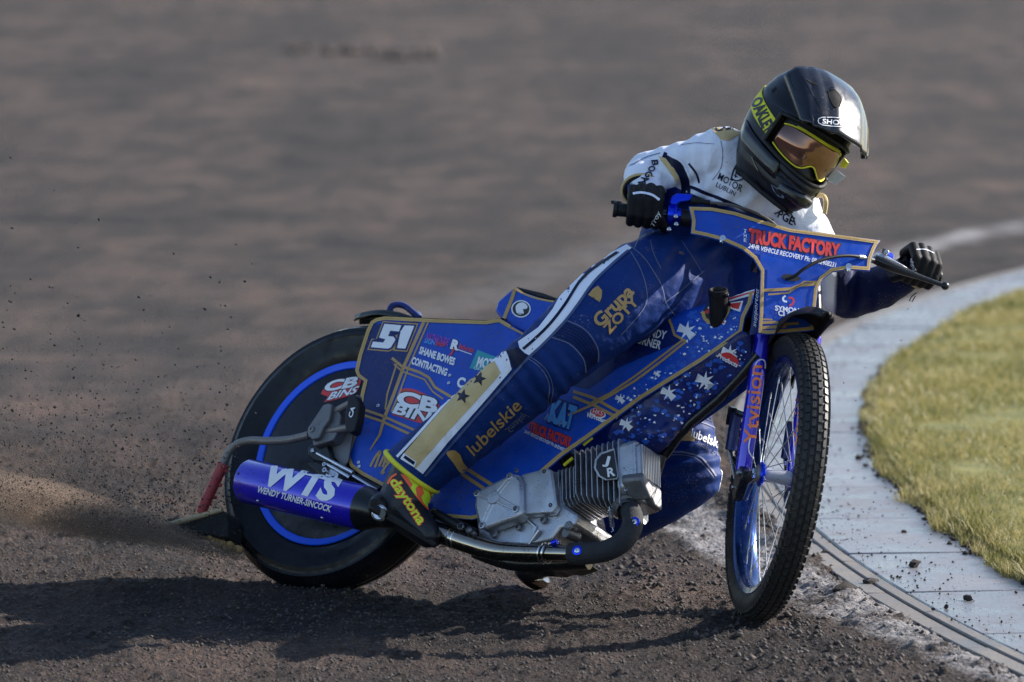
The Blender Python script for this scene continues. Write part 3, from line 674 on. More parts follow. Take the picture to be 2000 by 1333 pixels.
# ------------------------------------------------------------------ the motorcycle
_bb = bw(0, 0, -RR)
BIKE = thing('motorcycle', 'blue and gold speedway motorcycle number 51 sliding sideways with a rider on it', 'motorcycle', (_bb[0], _bb[1], 0))
def part(name, mb, mt, parent=None, **k): return mk(name, mb, M[mt], parent or BIKE, **k)
def empty_part(name, parent=None):
    o = bpy.data.objects.new(name, None); COL.objects.link(o); o.parent = parent or BIKE; o.empty_display_size = 0.05; return o
def bolt(c, ax, r, h, mt='steel', parent=None, name='bolt'):
    return part(name, MB().lathe(np.asarray(c) - unit(ax) * 0.004, ax, [(r, 0), (r, h + 0.003), (r * 0.8, h + 0.004), (r * 0.5, h + 0.004), (r * 0.45, h + 0.0015), (0.0002, h + 0.0015)], 14), mt, parent)

# rear wheel -------------------------------------------------------
rw = empty_part('rear_wheel')
prof = [(0.250, -0.038), (0.262, -0.046), (0.290, -0.056), (0.315, -0.058), (0.322, -0.0615), (0.329, -0.0585), (0.338, -0.054), (0.343, -0.055), (0.349, -0.047), (0.356, -0.036), (0.357, -0.0345), (0.360, -0.025), (0.358, -0.023), (0.363, -0.008), (0.361, -0.006)]
prof = prof + [(r, -h) for r, h in prof[::-1]]
tyre_r = part('tyre', MB().lathe(RC, b_l, prof, 128), 'rtyre', rw)
part('rim', MB().lathe(RC, b_l, [(0.2520, -0.040), (0.2545, -0.0445), (0.2525, -0.047), (0.2470, -0.0465), (0.2365, -0.0440), (0.2340, -0.040), (0.2340, 0.040), (0.2470, 0.0465), (0.2545, 0.0445), (0.2520, 0.040)], 96), 'ring', rw)
disc = part('wheel_cover', MB().lathe(RC, b_l, [(0.236, -0.030), (0.236, -0.040), (0.228, -0.0425), (0.200, -0.046), (0.120, -0.056), (0.060, -0.060), (0.058, -0.064), (0.0005, -0.064)], 96), 'disc', rw)
part('wheel_cover', MB().lathe(RC, b_l, [(0.0005, 0.064), (0.058, 0.064), (0.060, 0.060), (0.120, 0.056), (0.228, 0.0425), (0.236, 0.040)], 64), 'disc', rw)
bd = bvh_of(disc)
poly('sticker', [(628, 770), (636, 756), (655, 745), (680, 741), (696, 739), (706, 742), (701, 757), (696, 768), (672, 777), (634, 786), (641, 776)], bd, 'red', rw, 0.0010, 14, smooth=3)
text('lettering', 'CB', (636, 765), (695, 755), (3, -18), bd, 'white', rw, 0.045, 0.2, outline=[(0.09, 'black')])
text('lettering', 'BINS', (640, 782), (698, 768), (4, -13), bd, 'white', rw, 0.03, 0.3, outline=[(0.075, 'black')])

# front wheel ------------------------------------------------------
fwl = empty_part('front_wheel')
pf = [(0.292, -0.026), (0.302, -0.032), (0.318, -0.037), (0.334, -0.036), (0.346, -0.028), (0.353, -0.015), (0.3545, 0.0)]
pf = pf + [(r, -h) for r, h in pf[-2::-1]]
part('tyre', MB().lathe(FC, f_n, pf, 112), 'tyre', fwl)
part('rim', MB().lathe(FC, f_n, [(0.2965, -0.0255), (0.2975, -0.0290), (0.2940, -0.0305), (0.2900, -0.0285), (0.2800, -0.0265), (0.2740, -0.0160), (0.2725, -0.0060), (0.2725, 0.0060), (0.2740, 0.0160), (0.2800, 0.0265), (0.2900, 0.0285), (0.2940, 0.0305), (0.2975, 0.0290), (0.2965, 0.0255)], 112), 'rim', fwl)
def pfr(h):                       # tyre radius at lateral offset h
    hs_ = [0, 0.015, 0.028, 0.036, 0.037]; rs_ = [0.3545, 0.353, 0.346, 0.334, 0.318]; return float(np.interp(abs(h), hs_, rs_))
NB = 92; BL = []
for row, h in enumerate((-0.0330, -0.0215, -0.0073, 0.0073, 0.0215, 0.0330)):
    for k in range(NB):
        t = 2 * math.pi * (k + (0.5 if row % 2 else 0)) / NB; er = math.cos(t) * f_f + math.sin(t) * f_s
        nv = unit(er + f_n * h / 0.045); c_ = FC + er * pfr(h) + f_n * h
        BL.append((float(nv @ unit(CAMP - c_)), row, h, t))
BL.sort(reverse=True); rest = MB(); tb = {}
def block_verts(h):
    dr_ = (pfr(abs(h) + 0.004) - pfr(abs(h) - 0.004)) / 0.008; nrm = unit(A3(1, -dr_ * (1 if h > 0 else -1), 0)); tg = unit(A3(-nrm[1], nrm[0], 0)); c = A3(pfr(h) - 0.001, h, 0)
    return [c + nrm * dz + tg * i * 0.0058 * dw + A3(0, 0, 1) * j * 0.0098 * dw for dz, dw in ((-0.003, 1.0), (0.0046, 0.86)) for i, j in ((-1, -1), (1, -1), (1, 1), (-1, 1))]
BF = [(3, 2, 1, 0), (4, 5, 6, 7), (0, 1, 5, 4), (1, 2, 6, 5), (2, 3, 7, 6), (3, 0, 4, 7)]
for n_, (fc, row, h, t) in enumerate(BL):
    er = math.cos(t) * f_f + math.sin(t) * f_s; et = -math.sin(t) * f_f + math.cos(t) * f_s
    if n_ < 300:
        if row not in tb:
            me = bpy.data.meshes.new('tread_block'); me.from_pydata([tuple(v) for v in block_verts(h)], [], BF); me.update(); me.materials.append(M['tread']); tb[row] = me
        o = bpy.data.objects.new('tread_block', tb[row]); COL.objects.link(o); o.parent = fwl
        o.matrix_local = Matrix([[er[i], f_n[i], et[i], FC[i] - root_loc(BIKE)[i]] for i in range(3)] + [[0, 0, 0, 1]])
    else: rest.add([FC + er * v[0] + f_n * v[1] + et * v[2] for v in block_verts(h)], BF)
o_ = part('tread_blocks', rest, 'tread', fwl, smooth=False); o_['kind'] = 'stuff'
part('hub', MB().lathe(FC, f_n, [(0.0005, -0.052), (0.016, -0.052), (0.016, -0.046), (0.019, -0.040), (0.0175, -0.020), (0.0165, 0.0), (0.0175, 0.020), (0.019, 0.040), (0.016, 0.046), (0.016, 0.052), (0.0005, 0.052)], 28), 'white_hub', fwl)
for sgn in (-1, 1):
    fl_ = part('hub_flange', MB().lathe(FC + f_n * 0.0405 * sgn, f_n, [(0.019, -0.006), (0.0235, -0.006), (0.026, -0.0025), (0.031, -0.0025), (0.031, 0.0025), (0.026, 0.0025), (0.0235, 0.006), (0.019, 0.006)], 32), 'anod', fwl)
part('bearing', MB().lathe(FC - f_n * 0.052, f_n, [(0.0005, -0.002), (0.019, -0.002), (0.0215, 0.001), (0.0215, 0.007), (0.016, 0.008)], 28), 'pipe', fwl)
spm = None
for k in range(36):
    sgn = -1 if k % 2 else 1; a = 2 * math.pi * k / 36; off = 0.62 if (k // 2) % 2 else -0.62
    p0 = FC + f_n * 0.0405 * sgn + 0.0285 * (math.cos(a) * f_f + math.sin(a) * f_s)
    a2 = a + off * 0.62; p1 = FC + f_n * 0.006 * sgn + 0.2735 * (math.cos(a2) * f_f + math.sin(a2) * f_s)
    part('spoke', MB().tube([p0, p0 + (p1 - p0) * 0.91, p0 + (p1 - p0) * 0.915, p1], [0.0012, 0.0012, 0.0024, 0.0024], 6), 'spoke', fwl)

# fork -------------------------------------------------------------
fork = empty_part('fork')
def fork_leg(pt, pb, side):
    t0, t1 = np.asarray(pt), np.asarray(pb); d = unit(t1 - t0)
    return part('fork_tube', MB().tube([t0, t0 + (t1 - t0) * 0.02, t1 - d * 0.01, t1], [0.0195, 0.0208, 0.0200, 0.0185], 28), 'bluep', fork)
ftR, fbR = fp(1492, 640, -0.064), fp(1451, 922, -0.064)
ftL, fbL = ftR + f_n * 0.128, fbR + f_n * 0.128
tubeR = fork_leg(ftR, fbR, -1); tubeL = fork_leg(ftL, fbL, 1)
bf = bvh_of(tubeR)
text('lettering', 'Ytvision', (1477, 868), (1488, 715), (-24, -2), bf, 'orange', fork, 0.012, 0.0, grid=6)
ribbons('print_outline', [([(1466, 850), (1462, 878), (1469, 893), (1479, 893), (1485, 880)], 2.2), ([(1471, 735), (1476, 712), (1485, 703), (1493, 706), (1494, 720)], 2.2)], bf, 'white', fork, 0.0012, 6, 5)
bfl = bvh_of(tubeL)
text('lettering', 'Ytvision', (1567, 872), (1570, 735), (-16, -1), bfl, 'orange', fork, 0.012, 0.0, grid=6)
for fb, sg in ((fbR, -1), (fbL, 1)):
    d = unit(fb - (ftR if sg < 0 else ftL)); bk = unit(np.cross(d, f_n)); bk = bk if bk @ f_f < 0 else -bk
    ax = FC + f_n * 0.056 * sg
    # lower bracket plate: tube end, link pivot, axle
    cpl = fb + d * 0.012; nn = f_n * sg
    pl = [fb - d * 0.012 - bk * 0.024, fb - d * 0.012 + bk * 0.030, fb + d * 0.050 + bk * 0.030, fb + d * 0.074 + bk * 0.008, fb + d * 0.070 - bk * 0.006, fb + d * 0.020 - bk * 0.050, fb - bk * 0.050]
    part('fork_bracket', MB().prism([p - f_n * sg * 0.010 for p in pl], f_n * sg * 0.024), 'blackm', fork, bevel=0.003, smooth=False)
    bolt(fb + d * 0.005 - bk * 0.030 + f_n * sg * 0.014, f_n * sg, 0.0085, 0.008, 'steel', fork)
    bolt(fb + d * 0.040 + bk * 0.018 + f_n * sg * 0.014, f_n * sg, 0.006, 0.005, 'steel', fork)
    # leading link from the bracket to the axle
    part('link_arm', MB().tube([fb + d * 0.03 + f_n * sg * -0.004, ax], [0.011, 0.012], 14), 'blackm', fork)
    part('axle_nut', MB().lathe(ax - f_n * sg * 0.012, f_n * sg, [(0.006, 0), (0.013, 0), (0.013, 0.018), (0.010, 0.021), (0.0005, 0.021)], 6), 'steel', fork, smooth=False)
    # damper behind the tube
    s0, s1 = (p_ + f_n * (0.144 if sg > 0 else 0) for p_ in (fp(1439, 806, -0.072), fp(1427, 880, -0.072)))
    part('damper', MB().tube([s0, s0 + (s1 - s0) * 0.02, s0 + (s1 - s0) * 0.98, s1], [0.012, 0.0150, 0.0150, 0.012], 16), 'navy', fork)
    part('damper_mount', MB().prism([s0 + bk * 0.016 - d * 0.014, s0 + bk * 0.022 + d * 0.030, s0 + bk * 0.014 + d * 0.034, s0 - bk * 0.002 - d * 0.010], f_n * sg * 0.02), 'blackm', fork, bevel=0.002, smooth=False)
    part('damper_mount', MB().tube([s0, fb - d * 0.135], 0.009, 10), 'blackm', fork)
    part('damper_rod', MB().tube([s1, fb + d * 0.045 + bk * 0.022], 0.007, 10), 'steel', fork)
    part('damper_strut', MB().tube([s1 + bk * 0.012, fb + d * 0.0 + bk * 0.042, fb + d * 0.05 + bk * 0.026], 0.006, 8), 'blackm', fork)
# yokes and stem
axT = (ftR + ftL) / 2; dn = unit(fbR - ftR)
part('lower_yoke', MB().box(axT - dn * 0.02 - f_f * 0.05, f_n, unit(np.cross(dn, f_n)), dn, 0.088, 0.030, 0.014), 'blackm', fork, bevel=0.005)
part('upper_yoke', MB().box(fwp(-0.02, 0, 0.57), f_n, f_f, f_s, 0.088, 0.030, 0.012), 'blackm', fork, bevel=0.005)
for t_, sg in ((ftR, -1), (ftL, 1)): part('upper_tube', MB().tube([t_ + dn * 0.03, t_ - dn * 0.005, fwp(0.055, 0.064 * sg, 0.38), fwp(0.0, 0.064 * sg, 0.55)], 0.0185, 20), 'blackm', fork)

# front mudguard: arched shell over the tyre
mg = MB(); V = []
GC = [(1617, 611), (1606, 604), (1588, 603), (1568, 612), (1548, 628), (1530, 650), (1515, 680), (1506, 712)]
gc = [fl(x, y, 0.0) for x, y in catmull(GC, 4)]; NA = len(gc) - 1
for i, p_ in enumerate(gc):
    q = i / NA; w = 0.052 * min(1, 0.18 + q / 0.30); er_ = unit(A3(p_[0], 0, p_[2]))
    for hh, rr_ in ((-1, -0.070 * min(1, q * 1.5) - 0.002), (-0.85, -0.016), (-0.35, 0.0), (0.35, 0.0), (0.85, -0.016), (1, -0.070 * min(1, q * 1.5) - 0.002)):
        V.append(fwp(*(p_ + er_ * rr_ + A3(0, w * hh, 0))))
mg.add(V, [(6 * i + j, 6 * i + j + 1, 6 * i + j + 7, 6 * i + j + 6) for i in range(NA) for j in range(5)])
g_ = part('front_mudguard', mg, 'rubber'); sm = g_.modifiers.new('solid', 'SOLIDIFY'); sm.thickness = 0.004; sm.offset = 0

# front number board ----------------------------------------------
def board_surf(z, y):            # forward offset in fork coordinates: folds back above, bows round
    return 0.105 - 0.10 * max(0.0, z - 0.53) - 0.30 * max(0.0, abs(y) - 0.16) ** 1.5
def board_pt(px, py):
    xl = 0.1
    for _ in range(5): v = flx(px, py, xl); xl = board_surf(v[2], v[1])
    return v
BO = [(1345, 404), (1390, 405.5), (1435, 414), (1487, 430.6), (1544, 447), (1600, 454), (1675, 464), (1719, 470), (1709, 488), (1702, 507), (1699, 530), (1656, 527), (1626, 532), (1606, 547), (1597, 567), (1594, 596), (1590, 646), (1540, 651), (1499, 654), (1480, 652), (1483, 612), (1485, 530), (1472, 507), (1450, 489), (1412, 472), (1382, 464), (1349, 457), (1351, 432)]
def sheet(name, outline, fpt, surf, world_of, mt, grid=0.02, thick=0.003, parent=None, axis=0):
    """outline px -> sheet following surf; axis = index of the coordinate given by surf"""
    L2 = [fpt(*p) for p in outline]; u_, v_ = [i for i in range(3) if i != axis]
    bm = bmesh.new(); bm.faces.new([bm.verts.new((p[u_], p[v_], 0)) for p in L2]); bmesh.ops.triangulate(bm, faces=bm.faces[:]); grid_cut(bm, grid)
    bmesh.ops.remove_doubles(bm, verts=bm.verts[:], dist=1e-5)
    rl = root_loc(BIKE)
    for v in bm.verts:
        c = [0, 0, 0]; c[u_], c[v_] = v.co.x, v.co.y; c[axis] = surf(c[2], c[1]) if axis == 0 else surf(c[0], c[2]); v.co = Vector(world_of(*c) - rl)
    bmesh.ops.recalc_face_normals(bm, faces=bm.faces[:])
    f0 = max(bm.faces, key=lambda f: f.calc_area()); 
    if f0.normal.dot(f0.calc_center_median() + Vector(rl) - Vector(CAMP)) > 0: bmesh.ops.reverse_faces(bm, faces=bm.faces[:])
    me = bpy.data.meshes.new(name); bm.to_mesh(me); bm.free(); o = link_mesh(name, me, M[mt], parent or BIKE, True, 60)
    s_ = o.modifiers.new('solid', 'SOLIDIFY'); s_.thickness = thick; s_.offset = -1
    return o
board = sheet('number_board', BO, board_pt, board_surf, fwp, 'blue', 0.02)
bb = bvh_of(board)
def inset(P, d):
    P = [A3(*p) for p in P]; n = len(P); out = []; ar = sum(P[i][0] * P[(i + 1) % n][1] - P[(i + 1) % n][0] * P[i][1] for i in range(n)); s_ = 1 if ar > 0 else -1
    for i in range(n):
        t1, t2 = unit(P[i] - P[i - 1]), unit(P[(i + 1) % n] - P[i]); n1, n2 = A3(-t1[1], t1[0]) * s_, A3(-t2[1], t2[0]) * s_; m = n1 + n2
        q = max(0.5, (m @ m) / 2); out.append(P[i] + m / q * d)
    return out
def border(name, P, w, bvh, mt, parent, off=0.0022):
    a, b = inset(P, 1.0), inset(P, w); n = len(P); V = [tuple(p) for p in a + b]
    return decal(name, V, [(i, (i + 1) % n, n + (i + 1) % n, n + i) for i in range(n)], bvh, mt, parent, off, 12)
border('gold_edging', BO, 7.5, bb, 'gold', board)
ribbon('edging_stitch', inset(BO, 4.5), 0.9, bb, 'goldp', board, 0.0026, 12, closed=True, smooth=0)
text('lettering', 'TRUCK FACTORY', (1462, 473), (1637, 503), (2, -24), bb, 'red', board, 0.055, 0.0, outline=[(0.105, 'black')])
text('lettering', '24HR VEHICLE RECOVERY Ph: 08 82408231', (1461, 485), (1631, 523), (2, -8.5), bb, 'white', board, 0.018)
for ch, y in (('T', 455), ('H', 464), ('E', 473)): text('lettering', ch, (1452.5, y), (1457.5, y + 1), (0, -6.5), bb, 'white', board, 0.02)
text('lettering', 'SYMON', (1514, 607), (1560, 613), (0, -9.5), bb, 'white', board, 0.03)
text('lettering', 'CLARK', (1520, 617), (1562, 622), (0, -9.5), bb, 'white', board, 0.03)
ribbon('logo', [(1534, 578), (1529, 583), (1531, 589), (1537, 590)], 3.6, bb, 'white', board, grid=None); ribbon('logo', [(1540, 583), (1547, 583), (1550, 589), (1546, 596), (1541, 598)], 3.8, bb, 'red', board, grid=None)
for P_, w_ in [([(1489, 568), (1545, 565), (1562, 558), (1597, 555)], 6), ([(1500, 576), (1540, 573), (1570, 551), (1597, 551)], 3.4), ([(1486, 631), (1512, 630), (1530, 634), (1560, 632)], 5.5), ([(1486, 641), (1535, 638)], 6), ([(1486, 624), (1508, 625)], 3)]: ribbon('gold_stripe', P_, w_, bb, 'goldp', board, 0.0012, None, smooth=0)
poly('cable_slot', ellipse(1545, 543, 19, 6.5, 0.14), bb, 'black', board, 0.0014, None)
for (x, y) in ((1411, 467), (1657, 522)): poly('fixing_disc', ellipse(x, y, 6.2, 6.2), bb, 'steel', board, 0.0035, None)
# dark strip of the board's folded left edge, with script print
def edge_pt(px, py): return flx(px, py, 0.085)
es = sheet('board_return', [(1482, 532), (1486, 530), (1483, 651), (1464, 655), (1467, 636), (1478, 560)], edge_pt, lambda z, y: 0.085, fwp, 'navy', 0.03)
be = bvh_of(es); text('lettering', 'supported', (1476, 640), (1482, 565), (-7, -1), be, 'white', es, 0.01, 0.3)

# handlebar --------------------------------------------------------
bar = empty_part('handlebar')
gR0, gR1 = fpx(1200, 409, -0.085), fpx(1330, 424, -0.055)
gL0, gL1 = fpx(1832, 542, -0.085), fpx(1742, 514, -0.055)
mid_R, mid_L = fpx(1440, 452, -0.03), fpx(1620, 490, -0.03)
part('bar_tube', MB().tube(catmull([gR0, gR1, mid_R, (mid_R + mid_L) / 2, mid_L, gL1, gL0], 6), 0.011, 16), 'blackm', bar)
axR = unit(gR1 - gR0); axL = unit(gL1 - gL0)
part('grip', MB().lathe(gR0, axR, [(0.0005, -0.003), (0.019, -0.003), (0.0205, 0.0), (0.0205, 0.006), (0.0170, 0.009), (0.0165, 0.100), (0.022, 0.104), (0.022, 0.112)], 24), 'rubber', bar)
part('grip', MB().lathe(gL0, axL, [(0.0005, -0.003), (0.018, -0.003), (0.0190, 0.004), (0.0165, 0.009), (0.0165, 0.098), (0.026, 0.102), (0.026, 0.108)], 24), 'rubber', bar)
# throttle housing
hb = fpx(1326, 418, -0.045); upv, fr = f_s, f_f
part('throttle_body', MB().lathe(fpx(1303, 418, -0.05), axR, [(0.012, 0), (0.027, 0.001), (0.028, 0.004), (0.028, 0.015), (0.024, 0.017), (0.019, 0.019), (0.019, 0.034), (0.012, 0.035)], 28), 'anod', bar)
part('throttle_clamp', MB().box(fpx(1313, 410, -0.035), axR, upv, fr, 0.012, 0.022, 0.012), 'anod', bar, bevel=0.004)
part('throttle_arm', MB().prism([fpx(x, y, -0.03) for x, y in ((1305, 403), (1308, 390), (1318, 384), (1349, 385), (1349, 398), (1326, 400), (1316, 408))], f_f * 0.02), 'anod', bar, bevel=0.003)
part('cable_boot', MB().tube([fpx(x, y, -0.015) for x, y in ((1348, 392), (1352, 392.5), (1362, 393.5), (1368, 394), (1386, 396))], [0.0085, 0.0095, 0.0095, 0.007, 0.006], 14), 'rubber', bar)
part('throttle_cable', MB().tube([fpx(x, y, o_) for (x, y), o_ in zip(catmull([(1384, 396), (1420, 399), (1460, 410), (1492, 424), (1510, 436), (1530, 455)], 5), np.linspace(-0.015, -0.02, 26))], 0.0034, 8), 'pipe', bar)
part('bar_pad', MB().lathe(fpx(1328, 425, -0.05), axR, [(0.012, 0), (0.021, 0.002), (0.022, 0.03), (0.012, 0.032)], 20), 'rubber', bar)
for x, y in ((1319, 424), (1306, 449), (1320, 439)): bolt(fpx(x, y, -0.025), f_f, 0.0055, 0.006, 'steel', bar)
# clutch lever
cl = empty_part('clutch_lever')
LV = [(1708, 506), (1725, 514), (1745, 522), (1768, 531), (1795, 541), (1820, 550), (1846, 559)]
lp = [fpx(x, y, 0.0) for x, y in LV]
part('lever_blade', MB().tube(lp, [0.012, 0.0145, 0.014, 0.011, 0.0075, 0.0065, 0.0055], 14), 'blackm', cl)
part('lever_ball', MB().ball(lp[-1], 0.0105, 16, 10), 'blackm', cl)
part('lever_perch', MB().prism([fpx(x, y, -0.018) for x, y in ((1702, 508), (1706, 498), (1722, 500), (1760, 522), (1772, 530), (1760, 530), (1735, 520), (1712, 516))], f_f * 0.016), 'alloy', cl, bevel=0.002)
part('perch_clamp', MB().lathe(fpx(1728, 506, -0.04), axL, [(0.012, -0.014), (0.02, -0.013), (0.02, 0.013), (0.012, 0.014)], 20), 'anod', cl)
part('clamp_block', MB().box(fpx(1727, 498, -0.025), axL, f_s, f_f, 0.010, 0.011, 0.014), 'blackm', cl, bevel=0.003)
for x, y in ((1712, 503), (1718, 513), (1731, 494)): bolt(fpx(x, y, 0.0), f_f, 0.006, 0.006, 'steel', cl)
part('cable_adjuster', MB().tube([fpx(x, y, o_) for x, y, o_ in ((1677, 502, 0.108), (1687, 503, 0.104), (1689, 504, 0.103), (1706, 508, 0.03))], [0.006, 0.006, 0.0045, 0.0045], 12), 'steel', cl)
part('clutch_cable', MB().tube([fpx(x, y, o_) for (x, y), o_ in zip(catmull([(1678, 502), (1655, 500), (1625, 503), (1595, 512), (1570, 526), (1556, 537), (1545, 543), (1536, 546)], 5), np.linspace(0.108, 0.112, 36) + 0.030 * np.sin(np.linspace(0, 3.14, 36)))], 0.0042, 10), 'rubber', cl)
bk_ = bvh_of(bpy.data.objects[cl.children[0].name]); text('lettering', 'domino', (1799, 548), (1816, 554), (1, -5), bk_, 'white', cl, 0.0, 0.2, grid=4)

# bodywork ---------------------------------------------------------
def side_surf(x, z):
    return -0.098 - 0.016 * math.sin(max(0, min(1, (x - 0.05) / 1.15)) * math.pi) + 0.035 * max(0.0, z - 0.36) * 1.2 + 0.10 * max(0.0, x - 1.02) ** 1.3
def side_pt(px, py):
    yl = -0.1
    for _ in range(5): v = bl(px, py, yl); yl = side_surf(v[0], v[2])
    return v
SP = [(735, 622), (752, 618.6), (860, 624), (950, 627), (977, 622.5), (1000, 636), (1034, 657), (1090, 690), (1180, 690), (1241, 662), (1290, 630), (1307, 619), (1355, 601), (1420, 583), (1473, 565), (1468, 594), (1455, 621), (1450, 650), (1410, 680), (1370, 708), (1310, 745), (1250, 783), (1205, 816), (1148, 858), (1100, 891), (1060, 925), (1030, 960), (985, 1000), (923, 1016), (872, 1012), (815, 985), (742, 948), (705, 928), (684, 912), (677, 891.5), (685, 863), (697, 831), (705, 770), (711, 745.6), (699, 737.5), (694, 725), (701, 693), (717, 644), (725, 628)]
side = sheet('side_panel', SP, side_pt, side_surf, bw, 'blue', 0.025, axis=1)
sideL = sheet('side_panel', SP, side_pt, lambda x, z: -side_surf(x, z), bw, 'blue', 0.04, axis=1)
bs = bvh_of(side)
border('gold_edging', SP[:7], 6.0, bs, 'gold', side) if False else None
ed = SP[12:30]; ribbon('gold_edging', inset(SP, 4.0)[14:30], 7.0, bs, 'gold', side, 0.0024, 12, smooth=0)
ribbon('gold_edging', inset(SP, 4.0)[30:] + inset(SP, 4.0)[:6], 7.0, bs, 'gold', side, 0.0024, 12, smooth=0)
inn = inset(SP, 4.0); ribbon('edging_stitch', inn[14:30], 0.8, bs, 'goldp', side, 0.0028, 12, smooth=0); ribbon('edging_stitch', inn[30:] + inn[:6], 0.8, bs, 'goldp', side, 0.0028, 12, smooth=0)
# darker printed fields
poly('dark_field', [(722, 634), (818, 628), (804, 672), (778, 735), (757, 795), (745, 822), (712, 812), (700, 806), (712, 770), (718, 745), (703, 730), (708, 694)], bs, 'navy', side, 0.0009, 14)
poly('dark_field', [(1060, 745), (1150, 760), (1205, 720), (1250, 700), (1330, 668), (1318, 650), (1306, 622), (1250, 664), (1160, 695), (1090, 695)], bs, 'navy', side, 0.0009, 14)
# gold lattice lines
GL = [([(829, 628), (790, 715), (770, 770), (752, 815), (742, 850), (723, 880)], lambda t: 6.5 * (1 - 0.75 * max(0, t - 0.7) / 0.3)), ([(838, 628), (800, 715), (780, 770), (765, 805)], 3.2), ([(766, 700), (785, 716), (820, 728), (838, 738), (850, 757), (880, 775), (905, 782)], 5.5), ([(770, 712), (786, 726), (830, 742), (846, 766), (866, 780)], 3.2),
      ([(700, 797), (745, 812), (790, 832), (830, 850)], 5), ([(700, 808), (745, 823), (795, 846), (835, 862)], 5), ([(775, 712), (757, 770), (753, 800)], 3.0),
      ([(1120, 765), (1160, 778), (1210, 806)], 6), ([(1120, 776), (1160, 792), (1206, 816)], 6), ([(1110, 812), (1150, 795), (1188, 776), (1240, 745), (1290, 708), (1340, 668)], lambda t: 4.5), ([(1150, 790), (1190, 770), (1240, 736), (1285, 702), (1335, 664)], 4), ([(1340, 667), (1318, 655), (1312, 636), (1306, 621)], 5),
      ([(895, 905), (930, 928), (965, 950)], 7), ([(885, 914), (920, 938), (950, 958)], 7), ([(975, 628), (1020, 652), (1040, 662)], 4)]
for P_, w_ in GL: ribbon('gold_stripe', P_, w_, bs, 'goldp', side, 0.0013, 16, smooth=0)
c3 = lambda P: [(620 + x / 3.3333, 540 + y / 3.3333) for x, y in P]
N5 = c3([(440, 312), (550, 322), (535, 362), (478, 357), (464, 392), (500, 396), (512, 415), (482, 466), (462, 474), (352, 464), (366, 428), (432, 434), (446, 412), (405, 402)]); N1 = c3([(572, 322), (634, 326), (576, 474), (522, 470), (562, 366), (545, 362)])
for P_ in (N5, N1): poly('race_number_edge', inset(P_, -5.5), bs, 'goldp', side, 0.0016, None)
for P_ in (N5, N1): poly('race_number_edge', inset(P_, -3.2), bs, 'navy', side, 0.0021, None)
for P_ in (N5, N1): poly('race_number', P_, bs, 'white', side, 0.0027, None)
text('lettering', 'NATHADUDE', (832, 664), (876, 676), (3, -13), bs, 'purple', side, 0.04, 0.2)
text('lettering', 'SIGN', (829, 670), (850, 675), (2, -9), bs, 'sky', side, 0.04, 0.2); text('lettering', 'SHOP', (851, 675), (870, 679), (2, -9), bs, 'red', side, 0.04, 0.2)
text('lettering', 'R', (881, 681), (893, 684), (2, -17), bs, 'white', side, 0.06, 0.2, outline=[(0.11, 'black')]); text('lettering', 'J', (879, 691), (886, 692), (2, -10), bs, 'red', side, 0.05, 0.2)
text('lettering', 'Bathurstin', (897, 681), (925, 690), (2, -9), bs, 'red', side, 0.02); ribbons('gold_stripe', [([(893, 683), (922, 693)], 1.6)], bs, 'white', side, 0.0016, None)
text('lettering', 'SHANE BOWES', (819, 691), (887, 714), (3, -13), bs, 'white', side, 0.045, 0.08)
text('lettering', 'CONTRACTING', (804, 711), (872, 735), (3, -13), bs, 'white', side, 0.045, 0.08)
poly('sticker', [(933, 684), (972, 699), (970, 730), (917, 720)], bs, 'teal', side, 0.0011, 14)
text('lettering', 'MOTU', (931, 716), (969, 724), (5, -18), bs, 'white', side, 0.04); text('lettering', 'Oil of', (926, 722), (946, 727), (1, -6), bs, 'white', side, 0.0)
poly('sticker', [(764, 808), (777, 786), (778, 768), (787, 760), (812, 762), (845, 778), (858, 790), (855, 808), (842, 830), (810, 824), (782, 815)], bs, 'red', side, 0.0011, 14, smooth=3)
text('lettering', 'CB', (778, 790), (851, 807), (3, -26), bs, 'white', side, 0.05, 0.1, outline=[(0.10, 'black')])
text('lettering', 'BINS', (768, 807), (860, 834), (4, -20), bs, 'white', side, 0.035, 0.2, outline=[(0.085, 'black')])
text('lettering', 'C', (893, 755), (906, 759), (4, -18), bs, 'white', side, 0.05, 0.1)
text('lettering', 'WENDY', (1246, 655), (1299, 663), (4, -15), bs, 'white', side, 0.025, 0.0)
text('lettering', 'TURNER', (1235, 668), (1289, 683), (4, -15), bs, 'white', side, 0.025, 0.0)
text('lettering', 'KAT', (1072, 822), (1117, 838), (10, -40), bs, 'sky', side, 0.05, 0.0, outline=[(0.11, 'navy')])
text('lettering', 'Motorsport', (1064, 819), (1112, 834), (4, -10), bs, 'sky', side, 0.02, 0.35, outline=[(0.075, 'goldp')])
text('lettering', 'TRUCK FACTORY', (1035, 843), (1114, 875), (3, -18), bs, 'red', side, 0.05, outline=[(0.09, 'black')])
text('lettering', '24HR VEHICLE RECOVERY Ph: 08 82408231', (1024, 846), (1105, 884), (2, -6), bs, 'white', side, 0.012)
for ch, y in (('T', 824), ('H', 831), ('E', 838)): text('lettering', ch, (1031, y), (1035, y + 1), (1, -5.5), bs, 'red', side, 0.02)
poly('sticker', ellipse(1168, 808, 16, 9, 0.3), bs, 'white', side, 0.0010, None); poly('sticker', ellipse(1168, 807, 14, 7.4, 0.3), bs, 'red', side, 0.0014, None)
text('lettering', 'HKS', (1158, 808), (1178, 813), (1, -9), bs, 'white', side, 0.0, 0.2, off=0.0020); text('lettering', 'VKProducts', (1147, 814), (1187, 829), (2, -8), bs, 'white', side, 0.045, 0.3)
